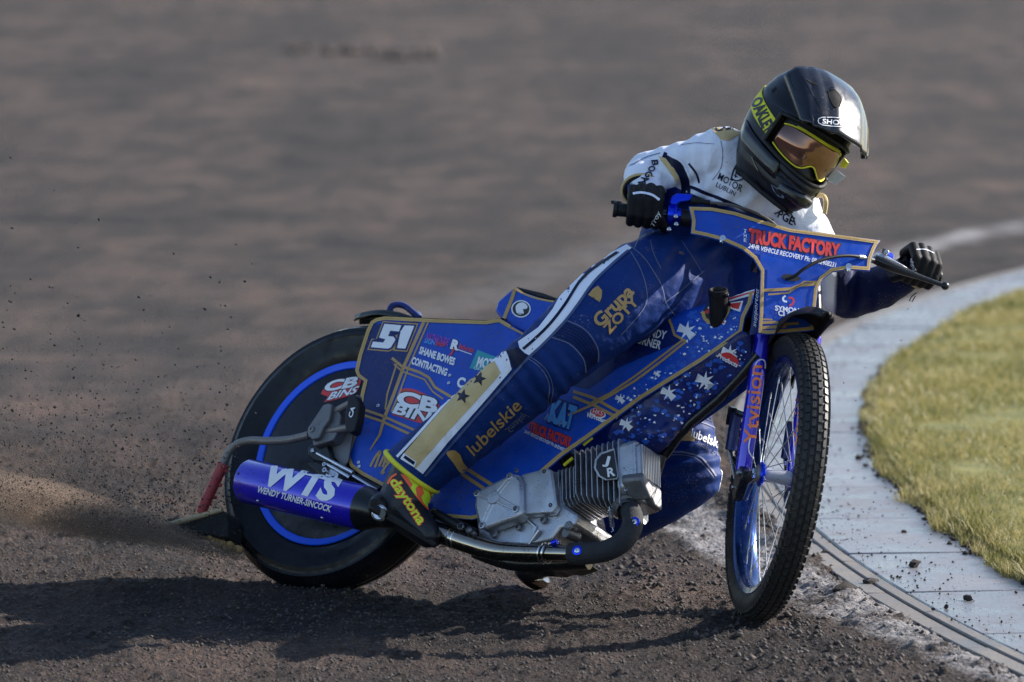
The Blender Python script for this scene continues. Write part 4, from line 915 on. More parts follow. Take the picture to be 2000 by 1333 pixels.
poly('sticker', ellipse(957, 858, 25, 19, 0.1), bs, 'olive', side, 0.0011, None); ribbon('gold_stripe', ellipse(957, 858, 24, 18, 0.1), 1.6, bs, 'white', side, 0.0015, None, closed=True, smooth=0)
ribbons('script_print', [(catmull([(724, 912), (734, 893), (744, 882), (738, 900), (733, 914)], 4), 4.5), (catmull([(741, 912), (750, 893), (757, 885), (752, 902), (748, 913)], 4), 4.5), (catmull([(755, 905), (764, 893), (768, 897), (757, 908), (746, 925), (752, 922)], 4), 4.5)], bs, 'goldp', side, 0.0016, None, 0)
poly('flag_print', [(1365, 613), (1385, 597), (1473, 567), (1470, 590), (1420, 612), (1406, 632), (1398, 634), (1402, 614), (1378, 622)], bs, 'suitn' if False else 'navy', side, 0.0009, 14)
polys('flag_cross', [[(1368, 612), (1384, 600), (1406, 594), (1404, 606), (1380, 616)], [(1424, 580), (1473, 566), (1471, 577), (1424, 590)], [(1424, 592), (1452, 588), (1446, 610), (1428, 604)], [(1404, 626), (1413, 622), (1419, 628), (1416, 634), (1410, 633)]], bs, 'white', side, 0.0012, 14)
polys('flag_cross', [[(1371, 612), (1386, 603), (1404, 598), (1402, 605), (1382, 614)], [(1424, 583), (1472, 569), (1472, 572), (1424, 587)], [(1426, 594), (1448, 591), (1443, 605), (1430, 602)], [(1408, 625), (1411, 623), (1416, 632), (1413, 633)]], bs, 'red', side, 0.0016, 14)
def stars(sfc, root, spec, mt='white'):
    for x, y, r in spec: poly('star', star(x, y, r * 1.1, 7, 0.36, 0.15), sfc, mt, root, 0.0016, None)
stars(bs, side, [(1342, 647, 18), (1212, 780, 10), (1284, 731, 7)])
def blotches(sfc, root, region, n, seed, mats=('camo', 'white')):
    rg = random.Random(seed); from_poly = region
    def inside(x, y):
        c = False; j = len(from_poly) - 1
        for i in range(len(from_poly)):
            xi, yi = from_poly[i]; xj, yj = from_poly[j]
            if (yi > y) != (yj > y) and x < (xj - xi) * (y - yi) / (yj - yi) + xi: c = not c
            j = i
        return c
    xs_ = [p[0] for p in region]; ys_ = [p[1] for p in region]; out = {m: [] for m in mats}
    while sum(map(len, out.values())) < n:
        x, y = rg.uniform(min(xs_), max(xs_)), rg.uniform(min(ys_), max(ys_))
        if not inside(x, y): continue
        m = mats[0] if rg.random() < 0.66 else mats[1]; s_ = rg.uniform(2.0, 8.0) if m == mats[0] else rg.uniform(1.2, 3.6); a0 = rg.uniform(0, 6.28)
        out[m].append([(x + s_ * rg.uniform(0.3, 1.2) * math.cos(a0 + k) * 1.1, y + s_ * rg.uniform(0.3, 1.0) * math.sin(a0 + k)) for k in (0, 0.9, 1.9, 2.7, 3.7, 4.6, 5.5)])
    for k, m in enumerate(mats): polys('speckle_print', out[m], sfc, m, root, 0.0006 + 0.0003 * k, None)
blotches(bs, side, [(1345, 610), (1440, 600), (1448, 640), (1370, 698), (1290, 748), (1220, 795), (1190, 790), (1240, 755), (1300, 708), (1345, 672), (1325, 650)], 160, 3)
# filler neck with clamp standing in a gold-edged notch
poly('neck_notch', [(1372, 618), (1378, 600), (1388, 590), (1424, 588), (1426, 605), (1416, 622), (1400, 631), (1384, 630)], bs, 'black', side, 0.0016, None, smooth=3)
ribbon('gold_edging', [(1374, 610), (1378, 624), (1392, 632), (1408, 629), (1420, 614), (1425, 600)], 7, bs, 'gold', side, 0.0030, None)
n0, n1 = bp(1404, 628, -0.085), bp(1403, 566, -0.135); na = unit(n1 - n0); nl = np.linalg.norm(n1 - n0)
part('filler_neck', MB().lathe(n0 - na * 0.03, na, [(0.0235, 0.0), (0.0235, nl * 0.93 + 0.03), (0.0235, nl + 0.03), (0.020, nl + 0.031), (0.018, nl + 0.024), (0.0005, nl + 0.020)], 28), 'rubber')
part('neck_clamp', MB().lathe(n0 + na * nl * 0.86, na, [(0.0236, -0.004), (0.0262, -0.004), (0.0262, 0.006), (0.0236, 0.006)], 28), 'blackm')
for sg in (-1, 1): part('clamp_screw', MB().ball(n0 + na * nl * 0.88 + unit(np.cross(na, b_l)) * 0.028 * sg, 0.005, 8, 6), 'blackm')
# lower front cover, printed with stars, tucked under the panel edge
GA, GB = A3(1148, 858), A3(1449, 652); gn = unit(A3(-(GB - GA)[1], (GB - GA)[0])); gn = gn if gn[1] > 0 else -gn
def low_pt(px, py):
    dpx = max(0.0, (A3(px, py) - GA) @ gn); return bl(px, py, -0.100 + 0.0009 * dpx + 0.004)
LC = [(1196, 812), (1250, 775), (1310, 737), (1370, 700), (1449, 646), (1466, 655), (1468, 705), (1400, 772), (1345, 818), (1326, 846), (1306, 872), (1282, 888), (1246, 892), (1214, 880), (1186, 858)]
mb = MB(); 
def low_sheet():
    P3 = [bw(*low_pt(*p)) for p in LC]
    bm = bmesh.new(); bm.faces.new([bm.verts.new((x, y, 0)) for x, y in LC]); bmesh.ops.triangulate(bm, faces=bm.faces[:]); grid_cut(bm, 14.0); rl = root_loc(BIKE)
    for v in bm.verts:
        x, y = v.co.x, v.co.y; q = bl(x, y, low_pt(x, y)[1] - 0.05 * math.exp(-(((x - 1275) / 38) ** 2 + ((y - 850) / 36) ** 2))); v.co = Vector(bw(*q) - rl)
    bmesh.ops.recalc_face_normals(bm, faces=bm.faces[:])
    f0 = bm.faces[:][0]
    if f0.normal.dot(f0.calc_center_median() + Vector(rl) - Vector(CAMP)) > 0: bmesh.ops.reverse_faces(bm, faces=bm.faces[:])
    me = bpy.data.meshes.new('lower_cover'); bm.to_mesh(me); bm.free(); o = link_mesh('lower_cover', me, M['navy'], BIKE, True, 60); s_ = o.modifiers.new('s', 'SOLIDIFY'); s_.thickness = 0.004; s_.offset = -1; return o
low = low_sheet(); bl_ = bvh_of(low)
blotches(bl_, low, [(1200, 822), (1310, 752), (1440, 668), (1460, 670), (1460, 700), (1390, 770), (1330, 830), (1300, 870), (1250, 880), (1205, 855)], 150, 9)
stars(bl_, low, [(1224, 829, 13), (1306, 768, 15), (1377, 744, 18), (1425, 690, 16)])
poly('sticker', [(1402, 694), (1410, 690), (1425, 689), (1440, 700), (1443, 713), (1436, 712), (1422, 704)], bl_, 'red', low, 0.0020, None, smooth=3); text('lettering', 'Products', (1401, 697), (1440, 718), (2, -8), bl_, 'white', low, 0.035, 0.3, off=0.0026)
part('frame_tube', MB().tube([bw(*low_pt(x, y)) + b_l * 0.01 for x, y in ((1478, 690), (1440, 735), (1400, 776), (1345, 822), (1318, 852), (1296, 884), (1270, 905))], 0.013, 12), 'blackm')
part('steering_head', MB().tube([bw(1.215, 0.0, 0.36), bw(1.165, 0.0, 0.56)], 0.032, 20), 'blackm')
part('frame_spine', MB().tube([bw(1.19, 0, 0.45), bw(0.9, 0, 0.36), bw(0.5, 0, 0.30), bw(0.10, 0, 0.26)], 0.022, 14), 'blackm')
# top of tank and tail between the two side panels
def top_strip(P, inset_, mt, name):
    mb = MB(); V = []
    for p in P:
        q = side_pt(*p); V += [bw(q[0], q[1] + inset_, q[2] + 0.004), bw(q[0], 0.0, q[2] + 0.03), bw(q[0], -q[1] - inset_, q[2] + 0.004)]
    n = len(P); mb.add(V, [(3 * i + j, 3 * i + j + 1, 3 * i + j + 4, 3 * i + j + 3) for i in range(n - 1) for j in range(2)]); return part(name, mb, mt)
top_strip(SP[0:5], 0.006, 'navy', 'tail_top')
top_strip(SP[10:15], 0.006, 'blue', 'tank_top')
# seat
ST = [(966, 607), (972, 588), (1004, 561), (1020, 570), (1050, 580), (1095, 590), (1120, 640), (1080, 664), (1036, 657), (1000, 640), (978, 622)]
seat = part('seat', MB().prism([bp(x, y, -0.085) for x, y in ST], b_l * 0.17), 'blue', bevel=0.006)
bse = bvh_of(seat); ribbon('gold_edging', [(984, 626), (992, 605), (1000, 585), (1006, 566)], 7, bse, 'goldp', seat, grid=None); ribbon('gold_edging', [(1005, 564), (1020, 573), (1050, 584), (1092, 592)], 3.2, bse, 'gold', seat, grid=None)
poly('emblem', ellipse(1018, 604, 19, 17), bse, 'white', seat, 0.0010, None); poly('emblem', ellipse(1018, 604, 16.5, 14.6), bse, 'black', seat, 0.0014, None)
poly('emblem', [(1010, 612), (1008, 600), (1014, 593), (1024, 592), (1031, 599), (1029, 604), (1022, 605), (1024, 612), (1018, 616)], bse, 'white', seat, 0.0018, None, smooth=3); text('lettering', 'GP', (1012, 617), (1022, 618), (0, -5), bse, 'black', seat, 0.01, off=0.0022)
part('seat_pad', MB().prism([bp(x, y, -0.075) for x, y in ((1006, 559), (1022, 563), (1060, 572), (1098, 586), (1094, 590), (1050, 580), (1020, 570))], b_l * 0.15), 'rubber', bevel=0.004)
# rear mudguard and grab loop
mg = MB(); V = []
for i in range(15):
    a = math.radians(104 - i * 3.6); 
    for hh, dr_ in ((-1, -0.016), (-0.7, 0), (0.7, 0), (1, -0.016)): V.append(bw(-(0.400 + dr_) * math.cos(a) * 0 + (0.402 + dr_) * math.cos(a), 0.036 * hh * min(1, 0.3 + i * 0.2), (0.402 + dr_) * math.sin(a)))
mg.add(V, [(4 * i + j, 4 * i + j + 1, 4 * i + j + 5, 4 * i + j + 4) for i in range(14) for j in range(3)]); o_ = part('rear_mudguard', mg, 'blackm'); o_.modifiers.new('s', 'SOLIDIFY').thickness = 0.004
part('grab_loop', MB().tube(catmull([bp(757, 622, 0.0), bp(766, 598, 0.0), bp(790, 598, 0.02), bp(818, 621, 0.03)], 5), 0.0085, 12), 'navy')
part('grab_loop', MB().tube(catmull([bp(757, 622, 0.0) + b_l * 0.09, bp(766, 600, 0.0) + b_l * 0.09, bp(790, 598, 0.02) + b_l * 0.06, bp(818, 621, 0.03)], 5), 0.0085, 12), 'navy')
# panel fasteners
for x, y in ((879, 734), (877, 749), (702, 912), (739, 793), (701, 904)): bolt(bw(*side_pt(x, y)) - b_l * 0.001, -b_l, 0.0048, 0.002, 'steel', side)
# ------------------------------------------------------------------ engine
eng = empty_part('engine')
def epart(name, mb, mt, **k): return part(name, mb, mt, eng, **k)
def extr(P, y0, y1): return MB().prism([bp(x, y, y0) for x, y in P], b_l * (y1 - y0))
case = epart('crankcase', extr([(925, 982), (930, 962), (1000, 927), (1068, 916), (1090, 922), (1100, 985), (1128, 1004), (1122, 1026), (1093, 1032), (1077, 1055), (1032, 1066), (972, 1064), (946, 1058), (933, 1046)], -0.105, 0.10), 'alloy', bevel=0.008)
cover = epart('ignition_cover', extr([(927, 964), (933, 957), (1000, 924), (1012, 927), (1019, 938), (1021, 1000), (1012, 1011), (944, 1034), (935, 1029), (925, 990)], -0.145, -0.105), 'alloy', bevel=0.009)
mcov = epart('timing_cover', extr([(1017, 927), (1068, 914), (1078, 919), (1087, 988), (1078, 1002), (1020, 1006)], -0.130, -0.105), 'alloy', bevel=0.005)
# raised cross ribs and centre boss on the cover
bc_ = (965, 973); yc = -0.145
boss = bp(*bc_, yc); epart('cover_boss', MB().lathe(boss + b_l * 0.004, -b_l, [(0.018, 0.0), (0.018, 0.007), (0.0165, 0.009), (0.0005, 0.009)], 28), 'alloy')
for (x, y) in ((997, 932), (1010, 995), (941, 1026), (932, 966)):
    p1 = bp(x, y, yc); d = unit(p1 - boss); pr = np.cross(d, b_l)
    for s_ in (-1, 1): epart('cover_rib', MB().tube([boss + d * 0.014 + pr * 0.0055 * s_ + b_l * 0.001, p1 - d * 0.010 + pr * 0.0045 * s_ + b_l * 0.001], [0.0042, 0.0028], 8), 'alloy')
for (x, y) in ((996, 931), (1008, 995), (942, 1027), (932, 964)):
    epart('screw_boss', MB().lathe(bp(x, y, yc) + b_l * 0.003, -b_l, [(0.010, 0), (0.009, 0.0065), (0.0065, 0.0070), (0.0055, 0.003), (0.0005, 0.003)], 18), 'alloy'); bolt(bp(x, y, yc) + b_l * 0.002, -b_l, 0.0052, 0.0028, 'black', eng)
for (x, y) in ((1063, 921), (1075, 987)): bolt(bp(x, y, -0.130), -b_l, 0.0055, 0.002, 'black', eng)
for (x, y, r_) in ((968, 1044, 0.011), (1015, 1032, 0.008), (1064, 1018, 0.009), (1013, 922, 0.006)):
    epart('case_boss', MB().lathe(bp(x, y, -0.107), -b_l, [(r_, -0.004), (r_, 0.010), (r_ * 0.6, 0.011), (r_ * 0.5, 0.006), (0.0005, 0.006)], 16), 'alloyd')
epart('case_rib', MB().tube([bp(1054, 1036, -0.112), bp(1033, 1064, -0.108)], [0.006, 0.004], 8), 'alloy'); epart('case_rib', MB().tube([bp(1020, 1006, -0.108), bp(1046, 1030, -0.108), bp(1040, 1060, -0.105)], 0.005, 8), 'alloy')
epart('oil_union', MB().tube([bp(1105, 1040, -0.10), bp(1128, 1050, -0.06)], 0.014, 12), 'alloyd'); epart('oil_union', MB().lathe(bp(1112, 1028, -0.10), -b_l, [(0.013, -0.02), (0.013, 0.004), (0.009, 0.008), (0.0005, 0.008)], 16), 'alloyd')
# cylinder: liner, then separate cooling fins
e0, e1 = bl(1095, 952, -0.118), bl(1230, 912, -0.118); e1v = unit((e1 - e0) * A3(1, 0, 1)); e2v = A3(-e1v[2], 0, e1v[0])
def ew(a, b, y): return bw(*(e0 * A3(1, 0, 1) + e1v * a + e2v * b + A3(0, y, 0)))
def epos(x, y, yl=-0.118): v = (bl(x, y, yl) - e0) * A3(1, 0, 1); return v @ e1v, v @ e2v
epart('cylinder', MB().prism([ew(-0.02, b, y) for b, y in ((-0.040, -0.085), (0.038, -0.085), (0.038, 0.02), (-0.040, 0.02))], bw(*e1v) - bw(0, 0, 0) if False else (ew(0.19, 0, 0) - ew(-0.0, 0, 0))), 'alloyd')
def fin(a, b0, b1, y0, y1, th=0.0026, cut=0.016, name='fin'):
    P = [(b0, y0 + cut), (b0 + cut, y0), (b1 - cut * 0.4, y0), (b1, y0 + cut * 0.4), (b1, y1 - cut), (b1 - cut, y1), (b0 + cut, y1), (b0, y1 - cut)]
    return epart(name, MB().prism([ew(a, b, y) for b, y in P], ew(th, 0, 0) - ew(0, 0, 0)), 'alloy', bevel=0.0009, smooth=False)
for k in range(5):
    q = k / 4; a, bt = epos(1090 + 30 * q, 917 - 8 * q, -0.105); _, bb_ = epos(1096 + 28 * q, 990 - 8 * q, -0.105); fin(a, bb_, bt, -0.108, 0.03)
for k in range(9):
    q = k / 8; a, bt = epos(1123 + 84 * q, 880 - 24 * q); _, bb_ = epos(1136 + 76 * q, 973 + 12 * q); fin(a, bb_ - 0.012 * q, bt, -0.121, 0.012)
aH, _ = epos(1203, 858)
# head with rocker cover
aE, bT = epos(1238, 856); _, bB = epos(1238, 934)
epart('cylinder_head', MB().prism([ew(aH - 0.002, b, y) for b, y in ((bB - 0.050, -0.080), (bB - 0.012, -0.118), (bT - 0.008, -0.118), (bT, -0.108), (bT, -0.004), (bB - 0.05, -0.004))], ew(aE - aH + 0.002, 0, 0) - ew(0, 0, 0)), 'alloy', bevel=0.006)
epart('rocker_cover', MB().prism([ew(aE - 0.004, b, y) for b, y in ((bB - 0.020, -0.090), (bB + 0.004, -0.108), (bT - 0.016, -0.108), (bT - 0.008, -0.096), (bT - 0.012, -0.012), (bB - 0.02, -0.012))], ew(0.012, 0, 0) - ew(0, 0, 0)), 'alloy', bevel=0.004)
rb = MB()
for k in range(11):
    y = -0.098 + k * 0.0078; rb.box(ew(aE + 0.009, (bT + bB) / 2 - 0.002, y), ew(1, 0, 0) - ew(0, 0, 0), ew(0, 1, 0) - ew(0, 0, 0), b_l, 0.004, (bT - bB) * 0.40, 0.0016)
o_ = epart('cover_ribs', rb, 'alloy', smooth=False); o_['kind'] = 'stuff'
epart('tappet_cover', MB().prism([ew(aH + 0.016, b, y) for b, y in ((bB - 0.046, -0.088), (bB - 0.002, -0.128), (bB + 0.018, -0.122), (bB - 0.01, -0.06))], ew(0.062, -0.010, 0) - ew(0, 0, 0)), 'alloyd', bevel=0.006)
epart('tappet_cover', MB().prism([ew(aE - 0.004, b, y) for b, y in ((bB - 0.054, -0.055), (bB - 0.020, -0.090), (bB + 0.010, -0.085), (bB + 0.004, -0.02), (bB - 0.054, -0.02))], ew(0.022, -0.004, 0) - ew(0, 0, 0)), 'alloyd', bevel=0.006)
for q in (0.02, 0.045): bolt(ew(aH + q, bB - 0.02, -0.108), -b_l, 0.005, 0.003, 'steel', eng)
# badge
bg_ = [(1199, 881), (1206, 930), (1204, 935), (1186, 937), (1173, 930), (1165, 915), (1167, 900), (1176, 889)]
badge_b = epart('badge', MB().prism([bp(x, y, -0.122) for x, y in [tuple(p) for p in inset(bg_, -3)]], -b_l * 0.006), 'alloy', bevel=0.001, smooth=False)
badge = epart('badge', MB().prism([bp(x, y, -0.127) for x, y in bg_], -b_l * 0.003), 'black', smooth=False)
bbg = bvh_of(badge)
text('badge_letter', 'J', (1179, 906), (1188, 908), (4, -15), bbg, 'white', eng, 0.03, 0.0, 0.0008); text('badge_letter', 'R', (1188, 932), (1201, 929), (-2, -16), bbg, 'white', eng, 0.03, 0.0, 0.0008)
# springs on the exhaust flange
def spring(p0, p1, r_, turns, parent):
    d = unit(p1 - p0); a = unit(np.cross(d, (0.3, 0.2, 1))); b = np.cross(d, a); n = turns * 10
    body = [p0 + (p1 - p0) * (i / n) + r_ * (math.cos(i * 0.6283) * a + math.sin(i * 0.6283) * b) for i in range(n + 1)]
    return part('spring', MB().tube(body, 0.0011, 5), 'steel', parent)
spring(bp(1191, 996, -0.12), bp(1196, 1031, -0.12), 0.0055, 12, eng)
part('spring_hook', MB().tube([bp(x, y, -0.12) for x, y in ((1190, 990), (1191, 997))], 0.0012, 6), 'steel', eng); part('spring_hook', MB().tube([bp(x, y, -0.12) for x, y in ((1196, 1030), (1198, 1037), (1194, 1040))], 0.0012, 6), 'steel', eng)
epart('exhaust_flange', MB().lathe(bp(1222, 993, -0.09), unit(bp(1234, 1012, -0.10) - bp(1222, 985, -0.06)), [(0.014, -0.012), (0.033, -0.010), (0.033, -0.002), (0.026, 0.0), (0.026, 0.02)], 24), 'alloyd')
# dark bits above the engine: carburettor and lines
epart('carburettor', MB().tube([bp(1120, 905, -0.03), bp(1085, 860, -0.02)], 0.028, 16), 'blackm')
for (x, y) in ((1110, 902), (1148, 862)): epart('fuel_line', MB().tube([bp(x - 8, y + 7, -0.095), bp(x, y, -0.098), bp(x + 9, y - 7, -0.095)], 0.0042, 8), 'yellow')

# exhaust ----------------------------------------------------------
ex = empty_part('exhaust')
pw = [(1226, 990, -0.085), (1235, 1008, -0.100), (1233, 1034, -0.115), (1214, 1060, -0.125), (1184, 1076, -0.130), (1150, 1081, -0.132), (1116, 1082, -0.134)]
part('wrapped_header', MB().tube(catmull([bp(*p) for p in pw], 8), [0.0255] * 8 + [0.0265] * 30 + [0.0275] * 11, 24), 'wrap', ex)
for x, y, yl in ((1128, 1076, -0.160), (1240, 1020, -0.128)):
    n_ = unit(CAMP - bp(x, y, yl)); bolt(bp(x, y, yl) - n_ * 0.002, n_ * 0.4 - b_l * 0.9, 0.0125, 0.004, 'anod', ex, 'heat_rivet'); bolt(bp(x, y, yl) + n_ * 0.002, n_ * 0.4 - b_l * 0.9, 0.007, 0.004, 'steel', ex, 'heat_rivet')
pp = [(1118, 1082, -0.134), (1070, 1081, -0.138), (1000, 1079, -0.142), (962, 1075, -0.145), (920, 1063, -0.150), (870, 1046, -0.160), (815, 1028, -0.180), (765, 1008, -0.195)]
part('exhaust_pipe', MB().tube(catmull([bp(*p) for p in pp], 6), [0.0185 + 0.0075 * min(1, i / 24) for i in range(43)], 28), 'chrome', ex)
for x, y, yl in ((1062, 1081, -0.138), (1070, 1081, -0.138), (893, 1054, -0.155), (884, 1051, -0.157)):
    d = unit(bp(x + 10, y + 1, yl) - bp(x - 10, y - 2, yl)); part('pipe_clamp', MB().lathe(bp(x, y, yl), d, [(0.0245, -0.0022), (0.0265, -0.002), (0.0265, 0.002), (0.0245, 0.0022)], 28), 'steel', ex)
part('clamp_screw', MB().tube([bp(1078, 1062, -0.15), bp(1088, 1058, -0.15)], 0.0075, 12), 'anod', ex)
s0, s1 = bp(484, 940, -0.215), bp(712, 993, -0.205); sa = unit(s1 - s0); sl_ = np.linalg.norm(s1 - s0)
sil = part('silencer', MB().lathe(s0, sa, [(0.050, -0.002), (0.0555, 0.0), (0.0575, 0.004), (0.0575, sl_ - 0.004), (0.056, sl_)], 48), 'bluep', ex)
part('silencer_end', MB().lathe(s0, sa, [(0.016, 0.010), (0.016, -0.012), (0.021, -0.012), (0.024, -0.004), (0.050, -0.002)], 40), 'blackm', ex)
part('silencer_cone', MB().tube([s1 - sa * 0.001, s1 + sa * 0.010, bp(742, 1002, -0.200), bp(775, 1012, -0.195)], [0.0565, 0.0555, 0.040, 0.026], 36), 'blackm', ex)
bsl = bvh_of(sil)
text('lettering', 'WTS', (510, 943), (644, 978), (24, -40), bsl, 'white', ex, 0.05, 0.0, grid=8)
text('lettering', 'WENDY TURNER-SINCOCK', (503, 961), (645, 1000), (3, -11), bsl, 'white', ex, 0.028, 0.12, grid=8)
for x, y in ((503, 979), (629, 1012)):
    h = bsl.ray_cast(Vector(CAMP), Vector(ray(x, y))); bolt(np.array(h[0]), np.array(h[1]), 0.0042, 0.002, 'steel', ex, 'rivet')

# frame around the engine and rear end --------------------------------
fr = empty_part('frame')
def ftube(pts, r_, mt='blackm', k=5, name='frame_tube'): return part(name, MB().tube(catmull([bp(*p) for p in pts], k), r_, 14), mt, fr)
ftube([(1290, 890, 0.0), (1250, 1010, 0.02), (1190, 1070, 0.03), (1100, 1090, 0.02), (1000, 1085, 0.0), (900, 1050, -0.02), (800, 1000, -0.03), (690, 935, -0.06)], 0.016)
ftube([(1150, 1096, -0.04), (1080, 1100, -0.05), (1000, 1098, -0.06), (930, 1075, -0.07)], 0.022)
part('engine_plate', MB().prism([bp(x, y, -0.045) for x, y in ((840, 985), (930, 1000), (1060, 1070), (1120, 1085), (1070, 1105), (990, 1100), (930, 1075), (850, 1040))], b_l * 0.09), 'blackm', fr, bevel=0.004)
part('lower_guard', MB().prism([bp(x, y, -0.02) for x, y in ((1080, 1098), (1140, 1092), (1150, 1102), (1120, 1112), (1085, 1110))], b_l * 0.05), 'blackm', fr, bevel=0.003)
# swing of bits between boot and engine
for (x0, y0, x1, y1, r_, yl, mt) in ((845, 1000, 905, 1032, 0.0115, -0.17, 'rubber'), (846, 1028, 870, 1045, 0.009, -0.16, 'blackm'), (868, 1012, 930, 1040, 0.010, -0.13, 'blackm'), (905, 1030, 928, 1044, 0.0135, -0.15, 'rubber')):
    part('footrest_linkage', MB().tube([bp(x0, y0, yl), bp(x1, y1, yl)], r_, 14), mt, fr)
for x, y, r_ in ((847, 1002, 0.010), (900, 1029, 0.009), (916, 1036, 0.008), (848, 1034, 0.007), (925, 1042, 0.006)):
    part('pivot_bolt', MB().lathe(bp(x, y, -0.175), -b_l + b_f * 0.3, [(r_, -0.01), (r_, 0.004), (r_ * 0.7, 0.006), (r_ * 0.5, 0.002), (0.0005, 0.002)], 16), 'alloyd', fr)
part('footrest', MB().tube([bp(842, 1012, -0.08), bp(800, 1010, -0.20), bp(745, 1003, -0.31)], [0.014, 0.013, 0.013], 14), 'blackm', fr)
# dirt deflector bracket
df = empty_part('dirt_deflector')
def dpart(n, mb, mt, **k): return part(n, mb, mt, df, **k)
dpart('bracket_plate', extr([(600, 846), (601, 836), (631, 791), (640, 788), (648, 790), (643, 819), (632, 834), (622, 856), (610, 859), (602, 853)], -0.165, -0.135), 'alloyf', bevel=0.003)
dpart('bracket_block', extr([(640, 792), (660, 797), (666, 812), (662, 838), (650, 860), (612, 872), (608, 860), (632, 838)], -0.150, -0.10), 'alloyf', bevel=0.004)
dpart('axle_block', extr([(602, 872), (612, 864), (640, 868), (650, 905), (612, 900), (600, 888)], -0.135, -0.08), 'blackm', bevel=0.004)
dpart('gusset', extr([(650, 856), (690, 842), (680, 900), (672, 912), (640, 880)], -0.115, -0.11), 'alloyf', smooth=False)
bolt(bp(609, 839, -0.165), -b_l, 0.0085, 0.004, 'alloyd', df); bolt(bp(611, 881, -0.135), -b_l, 0.006, 0.004, 'steel', df)
dpart('upper_pin', MB().tube([bp(648, 808, -0.14), bp(672, 795, -0.15), bp(701, 779, -0.155)], [0.010, 0.0095, 0.0088], 18), 'pipe')
dpart('pin_end', MB().lathe(bp(701, 779, -0.155), bp(701, 779, -0.155) - bp(672, 795, -0.15), [(0.0088, -0.014), (0.0108, -0.012), (0.0108, 0.0), (0.009, 0.003), (0.0005, 0.003)], 18), 'pipe')
dpart('lower_pin', MB().tube([bp(628, 845, -0.14), bp(690, 834, -0.155)], 0.0098, 18), 'pipe'); dpart('pin_bore', MB().lathe(bp(690, 834, -0.155), bp(690, 834, -0.155) - bp(628, 845, -0.14), [(0.0098, -0.004), (0.0098, 0.001), (0.006, 0.001), (0.005, -0.004), (0.0005, -0.004)], 18), 'pipe')
strap = dpart('rubber_strap', extr([(679, 778), (686, 771), (694, 772), (702, 789), (699, 816), (692, 842), (684, 846), (676, 842), (673, 832), (675, 803)], -0.180, -0.150), 'rubber', bevel=0.003)
bst = bvh_of(strap); text('lettering', 'CA', (688, 817), (694, 797), (-7, -3), bst, 'white', df, 0.03, grid=None)
pd = [(604, 850, -0.15), (585, 855, -0.15), (560, 860, -0.15), (525, 862, -0.15), (490, 861, -0.148), (466, 867, -0.146), (448, 882, -0.143), (436, 905, -0.14), (428, 922, -0.138)]
dpart('bent_pipe', MB().tube(catmull([bp(*p) for p in pd], 5), 0.0107, 18), 'pipe')
dpart('red_sleeve', MB().tube([bp(x, y, yl) for x, y, yl in ((437, 906, -0.14), (434, 912, -0.139), (432, 916, -0.139), (392, 1002, -0.13))], [0.0155, 0.0165, 0.0145, 0.0138], 20), 'redpipe')
for x, y in ((443, 921), (431, 948), (421, 972)): bolt(bp(x, y, -0.145), -b_l + b_f, 0.0045, 0.004, 'redpipe', df)
flap = dpart('rubber_flap', extr([(322, 1028), (360, 1016), (400, 1006), (434, 996), (444, 1006), (446, 1050), (430, 1050), (398, 1043), (352, 1038)], -0.13, -0.07), 'lining', bevel=0.003)
dpart('flap_edge', MB().tube([bp(x, y, -0.132) for x, y in ((319, 1027), (345, 1021), (385, 1010), (434, 996))], [0.005, 0.0075, 0.0075, 0.006], 10), 'wood')
rg = np.random.default_rng(8); mb = MB()
for k in range(46):
    x = rg.uniform(402, 470); y = 1044 + (x - 402) * 0.42 + rg.uniform(-1, 16) * (1 - abs(x - 440) / 60); mb.ball(bp(x, y, rg.uniform(-0.12, -0.08)), rg.uniform(0.006, 0.011), 8, 6)
dpart('packed_sand', mb, 'sand')
# chain side hardware
for (x0, y0, x1, y1, r_, yl, mt) in ((620, 886, 690, 924, 0.0058, -0.13, 'steel'), (636, 905, 684, 934, 0.0065, -0.125, 'steel'), (655, 912, 742, 958, 0.009, -0.115, 'blackm'), (690, 930, 736, 958, 0.0045, -0.135, 'steel')):
    part('swing_link', MB().tube([bp(x0, y0, yl), bp(x1, y1, yl)], r_, 12), mt, fr)
part('chain_tensioner', MB().lathe(bp(650, 930, -0.12), -b_l, [(0.0205, 0), (0.0205, 0.004), (0.018, 0.005), (0.0005, 0.005)], 28), 'steel', fr); bolt(bp(650, 928, -0.126), -b_l, 0.006, 0.004, 'steel', fr)
for x, y, r_ in ((634, 908, 0.0055), (635, 919, 0.0065), (612, 882, 0.006)): part('washer', MB().lathe(bp(x, y, -0.13), -b_l, [(r_ * 0.5, 0), (r_ * 0.5, 0.004), (r_, 0.004), (r_, -0.004)], 16), 'steel', fr)
part('chain_guard', MB().prism([bp(x, y, -0.09) for x, y in ((600, 905), (640, 900), (720, 960), (840, 1010), (850, 1030), (760, 1000), (640, 945))], b_l * 0.04), 'blackm', fr, bevel=0.003)
